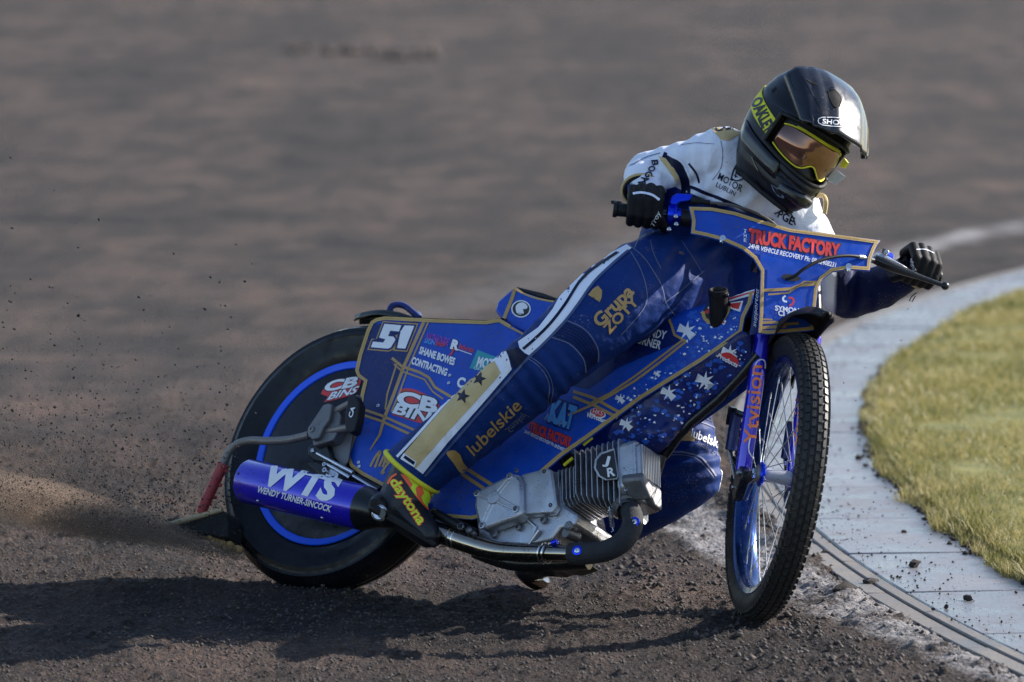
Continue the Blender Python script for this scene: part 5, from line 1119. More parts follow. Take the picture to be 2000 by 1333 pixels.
# ------------------------------------------------------------------ the rider
_pb = at(1050, 1150, 15.66)
RIDER = thing('person', 'rider in blue and white race suit and black helmet, leaning over the handlebar', 'person', (_pb[0], _pb[1], 0))
WHITE, BLUE, NAVY, DARK, SKIN = (0.76, 0.78, 0.88), (0.005, 0.028, 0.150), (0.008, 0.014, 0.075), (0.01, 0.01, 0.012), (0.42, 0.24, 0.17)
ZONES = {
 'legR': [(1335, 530, 15.42, 94), (1262, 558, 15.29, 92), (1196, 598, 15.205, 87), (1124, 656, 15.15, 78), (1062, 712, 15.14, 72), (998, 764, 15.19, 71), (922, 830, 15.25, 66), (852, 884, 15.30, 63), (797, 928, 15.33, 61)],
 'legL': [(1400, 600, 15.60, 90), (1335, 720, 15.58, 76), (1318, 800, 15.53, 70), (1343, 925, 15.46, 68), (1285, 968, 15.49, 62), (1200, 1020, 15.55, 54), (1105, 1070, 15.61, 40), (1080, 1085, 15.62, 36)],
 'pelvis': [(1335, 515, 15.50, 98), (1405, 560, 15.58, 98)],
 'torso': [(1345, 470, 15.52, 98), (1400, 410, 15.47, 92), (1440, 360, 15.43, 88), (1470, 345, 15.42, 70)],
 'torsoL': [(1405, 560, 15.58, 95), (1490, 470, 15.53, 95), (1530, 430, 15.49, 80)],
 'shoulders': [(1418, 306, 15.40, 56), (1475, 345, 15.42, 70), (1545, 430, 15.46, 60), (1575, 452, 15.47, 50)],
 'armR': [(1412, 304, 15.40, 57), (1350, 322, 15.44, 50), (1268, 348, 15.52, 52)],
 'foreR': [(1268, 348, 15.52, 50), (1257, 362, 15.43, 43), (1260, 374, 15.385, 34), (1262, 382, 15.36, 28)],
 'armL': [(1575, 455, 15.47, 50), (1620, 545, 15.55, 48), (1658, 573, 15.60, 50)],
 'foreL': [(1658, 573, 15.60, 50), (1715, 563, 15.54, 43), (1772, 540, 15.48, 30), (1788, 532, 15.465, 25)],
 'neck': [(1495, 345, 15.40, 48), (1540, 290, 15.34, 55)],
}
cones = []
for z in ZONES: cones += chain(ZONES[z])
# head inside the helmet, with brow, nose and chin
HC = at(1562, 250, 15.31)
_cr, _cu, _ct = C_R, C_U, -C_F
_y, _p, ROLL = math.radians(25), math.radians(26), math.radians(27)
h_f = _cr * math.sin(_y) * math.cos(_p) - _cu * math.sin(_p) + _ct * math.cos(_y) * math.cos(_p)
_u0 = unit(_cu - h_f * (_cu @ h_f)); _s0 = np.cross(_u0, h_f)      # to the image right when seen from the front
h_u = math.cos(ROLL) * _u0 + math.sin(ROLL) * _s0; h_s = math.cos(ROLL) * _s0 - math.sin(ROLL) * _u0
def hw(x, y, z): return HC + h_s * x + h_f * y + h_u * z
HM = np.stack([h_s, h_f, h_u])
cones += [(hw(0, -0.01, 0.02), (0.074, 0.092, 0.105), HM), (hw(0, 0.05, -0.06), 0.042, hw(0, 0.04, -0.085), 0.036), (hw(0, 0.082, 0.0), 0.012, hw(0, 0.096, -0.025), 0.014)]
bm_ = blob_mesh([], cones, 0.0052, 8, 0.5)
V = np.empty(len(bm_.vertices) * 3); bm_.vertices.foreach_get('co', V); V = V.reshape(-1, 3)
# which limb each point belongs to
segs = []; ids = []
for z in ZONES:
    for c in chain(ZONES[z]): segs.append((c[0], c[2], c[1], c[3])); ids.append(z)
D = np.full((len(segs), len(V)), 9.0)
for k, (a, b, ra, rb_) in enumerate(segs):
    ab = b - a; t = np.clip(((V - a) @ ab) / (ab @ ab), 0, 1); D[k] = np.linalg.norm(V - a - t[:, None] * ab, axis=1) - (ra + (rb_ - ra) * t)
zone = np.array(ids)[D.argmin(0)]
P2 = proj(V)
# folds: creases across bent joints
N_ = np.empty(len(V) * 3); bm_.vertex_normals.foreach_get('vector', N_); N_ = N_.reshape(-1, 3)
def creases(c, axis, wl, amp, rad):
    c = at(*c); q = V - c; d = np.linalg.norm(q, axis=1); w = np.exp(-(d / rad) ** 2); s_ = q @ unit(axis)
    wob = 0.35 * fbm(P2[:, 0] / 40, P2[:, 1] / 40, 2, 91) * 6
    return (amp * w * np.sin(s_ / wl * 2 * math.pi + wob))[:, None] * N_
def pxdir(dx, dy): return C_R * dx - C_U * dy
V = V + creases((1300, 560, 15.30), pxdir(1, 0.55), 0.055, 0.0085, 0.13) + creases((1370, 450, 15.40), pxdir(0.5, 1), 0.050, 0.009, 0.13) + creases((1040, 735, 15.1), pxdir(1, -0.7), 0.036, 0.0055, 0.10) + creases((1345, 330, 15.38), pxdir(1, 0.1), 0.040, 0.0075, 0.09) \
      + creases((1265, 345, 15.45), pxdir(0.3, 1), 0.040, 0.004, 0.07) + creases((1350, 900, 15.4), pxdir(0.2, 1), 0.040, 0.0060, 0.10) + creases((1450, 390, 15.36), pxdir(0.7, 1), 0.05, 0.0065, 0.10) + creases((1670, 575, 15.5), pxdir(1, 0.1), 0.045, 0.004, 0.08) + creases((880, 870, 15.2), pxdir(1, -0.75), 0.05, 0.003, 0.10)
V += N_ * (0.0060 * fbm(P2[:, 0] / 26, P2[:, 1] / 26, 3, 95))[:, None]
bm_.vertices.foreach_set('co', (V - np.array(RIDER.location)).ravel())
col = np.tile(np.array(BLUE), (len(V), 1))
def side_of(p, q): return (q[0] - p[0]) * (P2[:, 1] - p[1]) - (q[1] - p[1]) * (P2[:, 0] - p[0])
tors = np.isin(zone, ['torso', 'shoulders', 'torsoL', 'armR', 'armL', 'foreR'])
def ramp01(v, w): return np.clip(v / w * 0.5 + 0.5, 0, 1)
w_t = ramp01(-side_of((1320, 372), (1520, 432)) / 208.0, 2.5) * np.isin(zone, ['torso', 'shoulders', 'torsoL']) + np.isin(zone, ['armR', 'foreR'])
w_t = np.where(np.isin(zone, ['armL']), ramp01(1632 - P2[:, 0] - (P2[:, 1] - 560) * 0.05, 2.5), w_t)
w_t = np.where((zone == 'shoulders') & (P2[:, 0] > 1500), 1.0, w_t)
low_e = np.isin(zone, ['armR', 'foreR']) & (side_of((1204, 350), (1330, 384)) > 0) & (P2[:, 0] < 1345)
w_t = np.where(low_e, 1 - ramp01(side_of((1204, 350), (1330, 384)) / 130.0, 3), w_t)
col[np.isin(zone, ['foreL', 'armL'])] = (0.006, 0.011, 0.055)  # left sleeve: suit blue darkened to near-black, its shade put into the colour
col = col * (1 - w_t[:, None]) + np.array(WHITE) * w_t[:, None]
inh = np.linalg.norm((V - HC), axis=1) < 0.135
col[inh] = SKIN; col[np.isin(zone, ['neck']) & ~inh] = DARK
ca = bm_.color_attributes.new('suit_colour', 'FLOAT_COLOR', 'POINT'); ca.data.foreach_set('color', np.concatenate([col, np.ones((len(col), 1))], 1).ravel().astype(np.float32))
bm_.name = 'body'; bm_.materials.clear()
hc, hd = at(800, 922, 15.32), unit(pxdir(-0.60, 0.80) + A3(0, 0.10, 0))
cut = np.where((zone == 'legR') & (((V - hc) @ hd) > 0.004))[0]
_b = bmesh.new(); _b.from_mesh(bm_); _b.verts.ensure_lookup_table(); bmesh.ops.delete(_b, geom=[_b.verts[i] for i in cut], context='VERTS')
rim_ = np.array([v.co[:] for v in _b.verts if v.is_boundary]) + np.array(RIDER.location); _b.to_mesh(bm_); _b.free()
body = link_mesh('body', bm_, M['suit'], RIDER, True, 180)
bb_ = bvh_of(body)
def sd(kind, name, *a, **k): return {'p': poly, 'r': ribbon, 't': text}[kind](name, *a, **k)
def sp(name, P, mt, off=0.0012, **k): return poly(name, P, bb_, mt, body, off, 7.0, **k)
def sr(name, P, w, mt, off=0.0016, **k): return ribbon(name, P, w, bb_, mt, body, off, 7.0, **k)
def st(s, p0, p1, up, mt, bold=0.02, shear=0.0, **k): return text('lettering', s, p0, p1, up, bb_, mt, body, bold, shear, 0.0022, 7.0, **k)
# right leg: stripes and panels
sp('white_stripe', [(1224, 478), (1180, 502), (1104, 544), (1103, 562), (1080, 604), (1052, 640), (1012, 668), (1016, 686), (1034, 695), (1062, 669), (1104, 626), (1130, 593), (1162, 547), (1200, 511), (1234, 485)], 'whitec')
sr('navy_stripe', [(1206, 494), (1160, 525), (1132, 552), (1105, 594), (1076, 632), (1046, 662), (1022, 683)], 5.5, 'suitn', 0.0020)
sr('navy_piping', [(1228, 490), (1198, 515), (1160, 552), (1128, 597), (1102, 630), (1062, 672), (1034, 698), (1004, 731), (945, 797), (875, 877), (830, 930)], 5.0, 'piping', 0.0022)
sp('white_panel', [(955, 706), (972, 692), (990, 686), (1000, 722), (940, 792), (872, 868), (826, 926), (810, 914), (868, 850), (930, 783), (976, 732), (966, 712)], 'whitec', 0.0012)
sp('navy_patch', [(989, 687), (1013, 679), (1033, 699), (1004, 722)], 'suitn', 0.0018)
sp('gold_panel', [(966, 706), (979, 730), (930, 785), (870, 850), (813, 915), (783, 894), (820, 851), (880, 783), (938, 722)], 'suitg', 0.0018)
sr('white_stripe', [(936, 722), (880, 779), (820, 846), (776, 893)], 5, 'whitec', 0.0020)
for x, y in ((937, 741), (905, 775)): sp('star', star(x, y, 14.5, 5, 0.42, 0.25), 'suitn', 0.0026)
sp('care_label', [(790, 886), (815, 902), (810, 913), (783, 897)], 'whitec', 0.0030); sp('care_print', [(793, 890), (812, 902), (809, 908), (789, 895)], 'suitn', 0.0035)
st('lubelskie', (925, 890), (1020, 795), (-15, -18), 'goldp', 0.012)
st('Smakuj', (985, 838), (1024, 805), (10, 8), 'stitch', 0.0, 0.3)
sp('gold_emblem', [(872, 886), (880, 880), (890, 880), (900, 889), (905, 903), (913, 915), (900, 924), (886, 905)], 'goldp', 0.0018, smooth=3)
st('Grupa', (1172, 640), (1238, 573), (-16, -17), 'goldp', 0.035)
st('ZOTY', (1190, 652), (1247, 592), (-13, -13), 'goldp', 0.035)
sp('gold_crescent', [(1149, 577), (1158, 566), (1168, 559), (1176, 568), (1175, 582), (1171, 591), (1170, 575), (1165, 568)], 'goldp', 0.0018)
for k in range(8):
    o_ = k * 6.2; sr('knee_rib', [(1078 + o_ * 0.72, 660 - o_ * 0.75), (1112 + o_ * 0.72, 672 - o_ * 0.62), (1138 + o_ * 0.65, 700 - o_ * 0.5), (1144 + o_ * 0.55, 728 - o_ * 0.5)], 1.8, 'suitn' if k not in (0, 7) else 'stitch', 0.0022)
def seam(P, w=1.4, mt='stitch'): return sr('seam', P, w, mt, 0.0018)
seam([(1030, 700), (1058, 722), (1072, 752), (1070, 790)]); seam([(1034, 697), (1064, 718), (1079, 750), (1076, 788)]); seam([(1232, 492), (1252, 530), (1263, 572), (1256, 604), (1212, 655)]); seam([(1226, 476), (1262, 510), (1292, 560), (1300, 592), (1318, 616)])
seam([(1300, 590), (1345, 555), (1375, 530)]); seam([(1230, 455), (1246, 466), (1240, 485)], 2.0); seam([(1330, 470), (1350, 500), (1372, 535)], 1.0)
seam([(1270, 470), (1274, 490), (1290, 525)], 1.2)
st('MO', (1325, 497), (1334, 500), (2, -5), 'goldp', 0.0)
# chest
sr('chest_stripe', [(1338, 362), (1380, 378), (1430, 398), (1470, 416), (1510, 432)], 6.5, 'suitn'); sr('chest_stripe', [(1330, 376), (1370, 392), (1410, 410), (1450, 428)], 10, 'suitn')
st('MOTOR', (1402, 350), (1446, 375.5), (5, -12), 'suitn', 0.01); st('LUBLIN', (1398, 364), (1434, 383), (4, -8), 'suitn', 0.0)
for P, w in (([(1428, 352), (1432, 335), (1442, 318), (1446, 326), (1440, 338), (1450, 345), (1462, 336)], 3.4), ([(1436, 348), (1440, 330), (1450, 322)], 2.4), ([(1430, 350), (1440, 354), (1455, 348)], 2.6), ([(1434, 342), (1441, 347)], 2.2)): sr('club_crest', P, w, 'suitn', 0.0020)
st('PGE', (1518, 424), (1547, 440), (5, -14), 'suitn', 0.02); sr('logo_ring', [(1512, 418), (1530, 412), (1546, 420), (1553, 440)], 2.4, 'suitn')
seam([(1450, 330), (1445, 345)], 1.0, 'suitn')
# shoulder and right sleeve
sp('gold_epaulette', [(1384, 248), (1400, 240), (1416, 236), (1436, 240), (1450, 262), (1436, 268), (1424, 276), (1408, 274), (1398, 262)], 'suitg', 0.0018); st('CASH', (1397, 258), (1440, 252), (1, -13), 'suitn', 0.03)
seam([(1408, 276), (1412, 300), (1408, 330), (1392, 352)], 1.2, 'piping'); seam([(1330, 284), (1360, 280), (1395, 282)], 0.9, 'piping')
sr('navy_band', [(1294, 306), (1318, 318), (1334, 342), (1340, 368), (1338, 384)], 18, 'suitn'); sr('white_band', [(1304, 302), (1330, 316), (1346, 342), (1350, 362)], 4, 'whitec', 0.0020)
sp('gold_gusset', [(1286, 306), (1300, 310), (1318, 330), (1326, 352), (1322, 356), (1310, 338)], 'suitg', 0.0022); sr('navy_piping', [(1346, 320), (1360, 340), (1366, 358)], 4, 'suitn')
sr('navy_band', [(1222, 356), (1212, 366), (1208, 384)], 10, 'suitb')
for i, (ch, x, y) in enumerate((('B', 1282, 318), ('O', 1275, 330), ('G', 1269, 341), ('A', 1263, 351), ('R', 1257, 360))): st(ch, (x - 10, y - 3), (x - 8, y + 7), (13, -2), 'suitn', 0.03)
seam([(1214, 330), (1240, 320), (1262, 308), (1290, 300)], 1.3, 'piping')
sp('blue_gusset', [(1290, 374), (1318, 364), (1332, 372), (1336, 398), (1290, 402)], 'suitb', 0.0016); sp('blue_gusset', [(1203, 354), (1218, 346), (1230, 362), (1224, 378), (1204, 392)], 'suitb', 0.0016)
# left leg
sp('gold_emblem', [(1331, 838), (1343, 833), (1345, 855), (1358, 856), (1356, 863), (1331, 861)], 'goldp', 0.0018); st('lubelskie', (1349, 853), (1412, 880), (3, -17), 'white', 0.01); st('Smakuj zycie', (1360, 868), (1409, 895), (3, -8), 'stitch', 0.0, 0.3)
seam([(1308, 884), (1340, 884), (1372, 897), (1398, 930)], 3.0); seam([(1306, 889), (1338, 889), (1368, 902), (1394, 934)], 1.2); seam([(1344, 825), (1370, 826), (1400, 838)], 2.0); seam([(1350, 808), (1375, 812), (1398, 822)], 2.0, 'suitn'); seam([(1348, 814), (1376, 818), (1399, 829)], 2.0, 'suitn')
sr('white_piping', [(1402, 842), (1410, 880), (1411, 930), (1402, 968), (1392, 982)], 5, 'whitec', 0.0020); st('D', (1378, 796), (1386, 800), (5, -10), 'orange', 0.02)
# left arm
seam([(1652, 532), (1648, 560), (1654, 600)], 2.2, 'suitn')

# trouser hem and cuffs ----------------------------------------------
def ring_tube(name, c, ax, ra, rb2, ref, r_, mt, n=32):
    ax = unit(ax); a = unit(ref - ax * (ref @ ax)); b = np.cross(ax, a)
    P = [c + ra * math.cos(t) * a + rb2 * math.sin(t) * b for t in (2 * math.pi * i / n for i in range(n))]
    return mk(name, MB().tube(P + [P[0]], r_, 10, caps=False), M[mt], RIDER)
rim_ = rim_[np.linalg.norm(rim_ - hc, axis=1) < 0.12]; rc_ = rim_.mean(0); ra_ = unit(pxdir(0.83, 0.55) - hd * (pxdir(0.83, 0.55) @ hd)); rb_2 = np.cross(hd, ra_)
ang = np.arctan2((rim_ - rc_) @ rb_2, (rim_ - rc_) @ ra_); rad_ = np.linalg.norm((rim_ - rc_) - ((rim_ - rc_) @ hd)[:, None] * hd, axis=1)
hem = []
for k in range(36):
    t = -math.pi + 2 * math.pi * k / 36; w = np.exp(-(np.angle(np.exp(1j * (ang - t))) / 0.2) ** 2); r_ = (w * rad_).sum() / w.sum(); hem.append(rc_ + (math.cos(t) * ra_ + math.sin(t) * rb_2) * (r_ + 0.001) - hd * 0.004)
mk('trouser_hem', MB().tube(hem + [hem[0]], 0.0070, 10, caps=False), M['yellow'], RIDER)
cR, cRd = at(1254, 372, 15.39), unit(at(1262, 390, 15.33) - at(1257, 350, 15.46))
ring_tube('sleeve_cuff', cR, cRd, 0.050, 0.042, pxdir(1, 0.1), 0.0045, 'suitg'); ring_tube('sleeve_lining', cR + cRd * 0.004, cRd, 0.043, 0.036, pxdir(1, 0.1), 0.006, 'glove')

# helmet -----------------------------------------------------------
helmet = bpy.data.objects.new('helmet', None); COL.objects.link(helmet); helmet.parent = RIDER; helmet.empty_display_size = 0.1
def hpart(n, mb, mt, **k): return mk(n, mb, M[mt], helmet, **k)
LV_ = np.array([(0.1500, 0.004, 0.004, 0.004), (0.148, 0.030, 0.034, 0.030), (0.141, 0.055, 0.064, 0.056), (0.128, 0.078, 0.092, 0.082), (0.105, 0.101, 0.121, 0.108), (0.070, 0.119, 0.144, 0.130), (0.030, 0.1275, 0.154, 0.140), (-0.010, 0.1290, 0.155, 0.143), (-0.045, 0.1275, 0.149, 0.150), (-0.075, 0.1235, 0.138, 0.166), (-0.105, 0.1160, 0.120, 0.184), (-0.135, 0.1040, 0.098, 0.190), (-0.160, 0.0880, 0.076, 0.176), (-0.172, 0.074, 0.062, 0.158)])
def hS(th, z, off=0.0):
    w, yb, yf = (np.interp(z, LV_[::-1, 0], LV_[::-1, k]) for k in (1, 2, 3)); w *= 0.95; yb *= 0.95
    c, s_ = math.cos(th), math.sin(th); pt = max(0.0, min(1.0, (-z - 0.03) / 0.07))
    ex = 1.0 - 0.10 * (1 - pt) + 0.22 * pt if c > 0 else 1.0
    x = (w + off) * math.copysign(abs(s_) ** (1.0 + (0.10 * pt if c > 0 else 0)), s_); y = ((yf if c > 0 else yb) + off) * math.copysign(abs(c) ** ex, c)
    return x, y, z + off * (1.2 if z > 0.1 else 0) * ((z - 0.1) / 0.05 if z > 0.1 else 0)
TH0 = math.radians(67)
def port_u(th): return 0.036 - 0.020 * (th / TH0) ** 2
def port_l(th): return -0.084 + 0.020 * (th / TH0) ** 2 - 0.0
def in_port(th, z): return abs(th) < TH0 and port_l(th) < z < port_u(th)
zs_ = np.concatenate([np.linspace(0.1499, 0.10, 14), np.linspace(0.098, -0.172, 74)]); nt = 144
V = []; Fc = []
for z in zs_:
    for k in range(nt):
        th = -math.pi + 2 * math.pi * k / nt; x, y, zz = hS(th, z)
        # sculpted creases on the crown and jaw
        y2 = 0.0
        cr = 0.004 * math.exp(-((abs(th) - 0.75 - 0.9 * max(0, z)) / 0.07) ** 2) * (1 if z > 0.06 else 0) - 0.005 * math.exp(-((z + 0.088 + 0.02 * math.cos(th)) / 0.006) ** 2) * (1 if abs(th) < 2.0 else 0)
        V.append(hw(x * (1 + cr / 0.12), y * (1 + cr / 0.14), zz))
for i in range(len(zs_) - 1):
    for k in range(nt):
        tc_ = -math.pi + 2 * math.pi * (k + 0.5) / nt; zc = (zs_[i] + zs_[i + 1]) / 2
        if in_port(tc_, zc): continue
        Fc.append((i * nt + k, (i + 1) * nt + k, (i + 1) * nt + (k + 1) % nt, i * nt + (k + 1) % nt))
Fc.append(tuple(range(nt)))
shell = hpart('shell', MB().add(V, Fc), 'helmet', angle=60); sm_ = shell.modifiers.new('s', 'SOLIDIFY'); sm_.thickness = 0.006; sm_.offset = -1
# rubber gasket round the eye port
pr_ = []; n_ = 34
for i in range(n_): th = -TH0 + 2 * TH0 * i / (n_ - 1); pr_.append(hw(*hS(th, port_u(th), 0.001)))
for i in range(n_): th = TH0 - 2 * TH0 * i / (n_ - 1); pr_.append(hw(*hS(th, port_l(th), 0.001)))
hpart('port_gasket', MB().tube(pr_ + [pr_[0]], 0.0058, 10, caps=False), 'rubber')
hpart('neck_roll', MB().tube([hw(*hS(2 * math.pi * i / 40, -0.171, -0.004)) for i in range(41)], 0.009, 10, caps=False), 'lining')
# cheek lining and goggles
def patch(name, t0, t1, zl, zu, off, mt, nth=40, nz_=12, thick=0.003):
    V = []; Fc = []
    for i in range(nth + 1):
        th = t0 + (t1 - t0) * i / nth
        for j in range(nz_ + 1): V.append(hw(*hS(th, zl(th) + (zu(th) - zl(th)) * j / nz_, off(th, j / nz_) if callable(off) else off)))
    for i in range(nth):
        for j in range(nz_): a = i * (nz_ + 1) + j; Fc.append((a, a + nz_ + 1, a + nz_ + 2, a + 1))
    o = hpart(name, MB().add(V, Fc), mt, angle=70); s_ = o.modifiers.new('s', 'SOLIDIFY'); s_.thickness = thick; s_.offset = -1; return o
TL = math.radians(59)
def lens_u(th): return 0.015 - 0.016 * (th / TL) ** 4
def lens_l(th): return -0.072 + 0.024 * math.exp(-(th / 0.25) ** 2) + 0.016 * (abs(th) / TL) ** 3
def bow(th, q): return -0.010 + 0.006 * math.sin(q * math.pi)
goggle = patch('goggle_frame', -TH0 * 0.985, TH0 * 0.985, lambda t: port_l(t) + 0.002, lambda t: port_u(t) - 0.002, -0.020, 'rubber')
lens = patch('goggle_lens', -TL, TL, lens_l, lens_u, bow, 'lens', 56, 14, 0.002)
def edge_tube(name, f, t0, t1, off, r_, mt, n=50): return hpart(name, MB().tube([hw(*hS(t0 + (t1 - t0) * i / n, f(t0 + (t1 - t0) * i / n), off)) for i in range(n + 1)], r_, 8), mt)
edge_tube('lens_edge', lens_l, -TL, TL, -0.009, 0.0019, 'yellow'); edge_tube('lens_edge', lens_u, -TL, TL, -0.009, 0.0020, 'yellow')
patch('frame_brow', -TL * 0.75, TL * 0.65, lambda t: lens_u(t) + 0.001, lambda t: lens_u(t) + 0.005, -0.010, 'yellow', 30, 3)
bl2 = bvh_of(lens)
patch('chin_guard', -0.62, 0.62, lambda t: -0.150 + 0.012 * abs(t), lambda t: -0.108 - 0.020 * abs(t), lambda t, q: 0.0075 * min(1, 4 * q * (1 - q) * 1.6) * min(1, (0.62 - abs(t)) * 7) + 0.0005, 'helmetg', 30, 10)
for sg in (-1, 1): patch('jaw_panel', sg * 0.72, sg * 1.9, lambda t: -0.135 + 0.016 * abs(t), lambda t: -0.100 + 0.022 * abs(t), lambda t, q: 0.006 * min(1, 4 * q * (1 - q) * 1.8) * min(1, (1.9 - abs(t)) * 4, (abs(t) - 0.72) * 6) + 0.0005, 'helmetg', 30, 8)
# strap
st_ = patch('goggle_strap', math.radians(-178), -TH0 * 1.0, lambda t: -0.050 + 0.026 * (abs(t) - TH0), lambda t: -0.006 + 0.028 * (abs(t) - TH0), 0.0035, 'yellow', 40, 5)
patch('goggle_strap', TH0 * 1.0, math.radians(178), lambda t: -0.050 + 0.026 * (abs(t) - TH0), lambda t: -0.006 + 0.028 * (abs(t) - TH0), 0.0035, 'yellow', 40, 5)
bst_ = bvh_of(st_); text('lettering', 'OAKLEY', (1467, 200), (1494, 262), (19, -12), bst_, 'black', helmet, 0.045, 0.0, 0.0012, 6)
# peak
V = []; NY, NX = 20, 32
for i in range(NY + 1):
    q = i / NY
    for j in range(NX + 1):
        t = -1 + 2 * j / NX; a_t = abs(t)
        yc_, zc_ = 0.010 + 0.196 * q, 0.1575 - 0.032 * q - 0.068 * q * q
        xs_, ys_, zs2 = 0.1265 - 0.016 * q * q, -0.010 + 0.150 * q, 0.088 - 0.046 * q - 0.010 * q * q
        rid = 0.0075 * (1 if a_t < 0.26 else max(0, 1 - (a_t - 0.26) / 0.05)) * min(1, q * 3 + 0.2) - 0.0045 * math.exp(-((a_t - 0.52 - 0.1 * q) / 0.04) ** 2) + 0.004 * math.exp(-((a_t - 0.74) / 0.05) ** 2)
        V.append(hw(math.copysign(xs_ * math.sin(a_t * math.pi / 2) ** 0.95, t), yc_ + (ys_ - yc_) * a_t ** 1.9, zc_ + (zs2 - zc_) * a_t ** 2.3 + rid))
peak = hpart('peak', MB().add(V, [(i * (NX + 1) + j, i * (NX + 1) + j + 1, (i + 1) * (NX + 1) + j + 1, (i + 1) * (NX + 1) + j) for i in range(NY) for j in range(NX)]), 'helmetg', angle=32)
s_ = peak.modifiers.new('s', 'SOLIDIFY'); s_.thickness = 0.004; s_.offset = 1
bpk = bvh_of(peak, shell)
# vents and trims on the helmet
def onh(x, y, o=0.0):
    h = bpk.ray_cast(Vector(CAMP), Vector(ray(x, y))); n_ = h[1] if h[1].dot(Vector(ray(x, y))) < 0 else -h[1]; return np.array(h[0] + n_ * o)
poly('vent', [(1617, 182), (1624, 176), (1634, 180), (1642, 193), (1640, 205), (1632, 211), (1624, 202)], bpk, 'lining', helmet, 0.0016, 6, smooth=3)
ribbon('vent_rim', [(1616, 180), (1624, 174), (1635, 178), (1645, 193), (1641, 208)], 3, bpk, 'helmetg', helmet, 0.0045, 6)
poly('vent', [(1572, 154), (1592, 162), (1598, 167), (1586, 165)], bpk, 'lining', helmet, 0.0012, 6); poly('vent', [(1507, 176), (1516, 169), (1516, 174), (1508, 182)], bpk, 'lining', helmet, 0.0012, 6)
for P in ([(1564, 146), (1590, 190), (1610, 225), (1622, 240)], [(1552, 190), (1575, 218), (1598, 246)], [(1536, 128), (1544, 160), (1552, 176)], [(1504, 200), (1530, 214), (1548, 232)]): ribbon('crease_line', P, 1.6, bpk, 'helmetg', helmet, 0.0016, 6)
text('lettering', 'SHOEI', (1606, 242), (1650, 246), (1, -9), bpk, 'white', helmet, 0.02, 0.0, 0.0016, 6)
ribbon('logo_outline', [(1598, 237), (1606, 230), (1648, 232), (1656, 240), (1646, 248), (1606, 245)], 1.4, bpk, 'white', helmet, 0.0015, 6, closed=True, smooth=2)
text('lettering', 'DUNLOP', (1512, 148), (1540, 132), (2, -4), bpk, 'stitch', helmet, 0.0, 0.0, 0.0012, 6)
bsh = bvh_of(shell)
poly('chin_vent', [(1506, 360), (1516, 366), (1533, 377), (1531, 388), (1520, 384), (1510, 372)], bsh, 'stitch', helmet, 0.0010, 6); poly('chin_vent', [(1508, 362), (1517, 369), (1528, 378), (1526, 385), (1516, 378)], bsh, 'lining', helmet, 0.0016, 6)
for P in ([(1497, 330), (1520, 342), (1545, 352), (1570, 372)], [(1478, 355), (1500, 385), (1520, 400)], [(1570, 392), (1600, 376), (1615, 360)], [(1462, 270), (1470, 310), (1490, 350)]): ribbon('jaw_crease', P, 1.8, bsh, 'helmetg', helmet, 0.0018, 6)
hpart('tear_off_tab', MB().prism([hw(*hS(math.radians(58), z, o)) for z, o in ((-0.066, 0.004), (-0.030, 0.004), (-0.032, 0.030), (-0.060, 0.026))], h_s * 0.003), 'clear', smooth=False)
hpart('goggle_outrigger', MB().prism([hw(*hS(math.radians(60), z, o)) for z, o in ((-0.02, 0.004), (0.004, 0.004), (0.0, 0.016), (-0.016, 0.016))], h_s * 0.006), 'yellow', smooth=False)
# collar strap behind the helmet
mk('shoulder_strap', MB().tube(catmull([at(1594, 384, 15.44), at(1607, 382, 15.43), at(1613, 395, 15.42), at(1610, 418, 15.42)], 5), 0.006, 8), M['suitg'], RIDER)

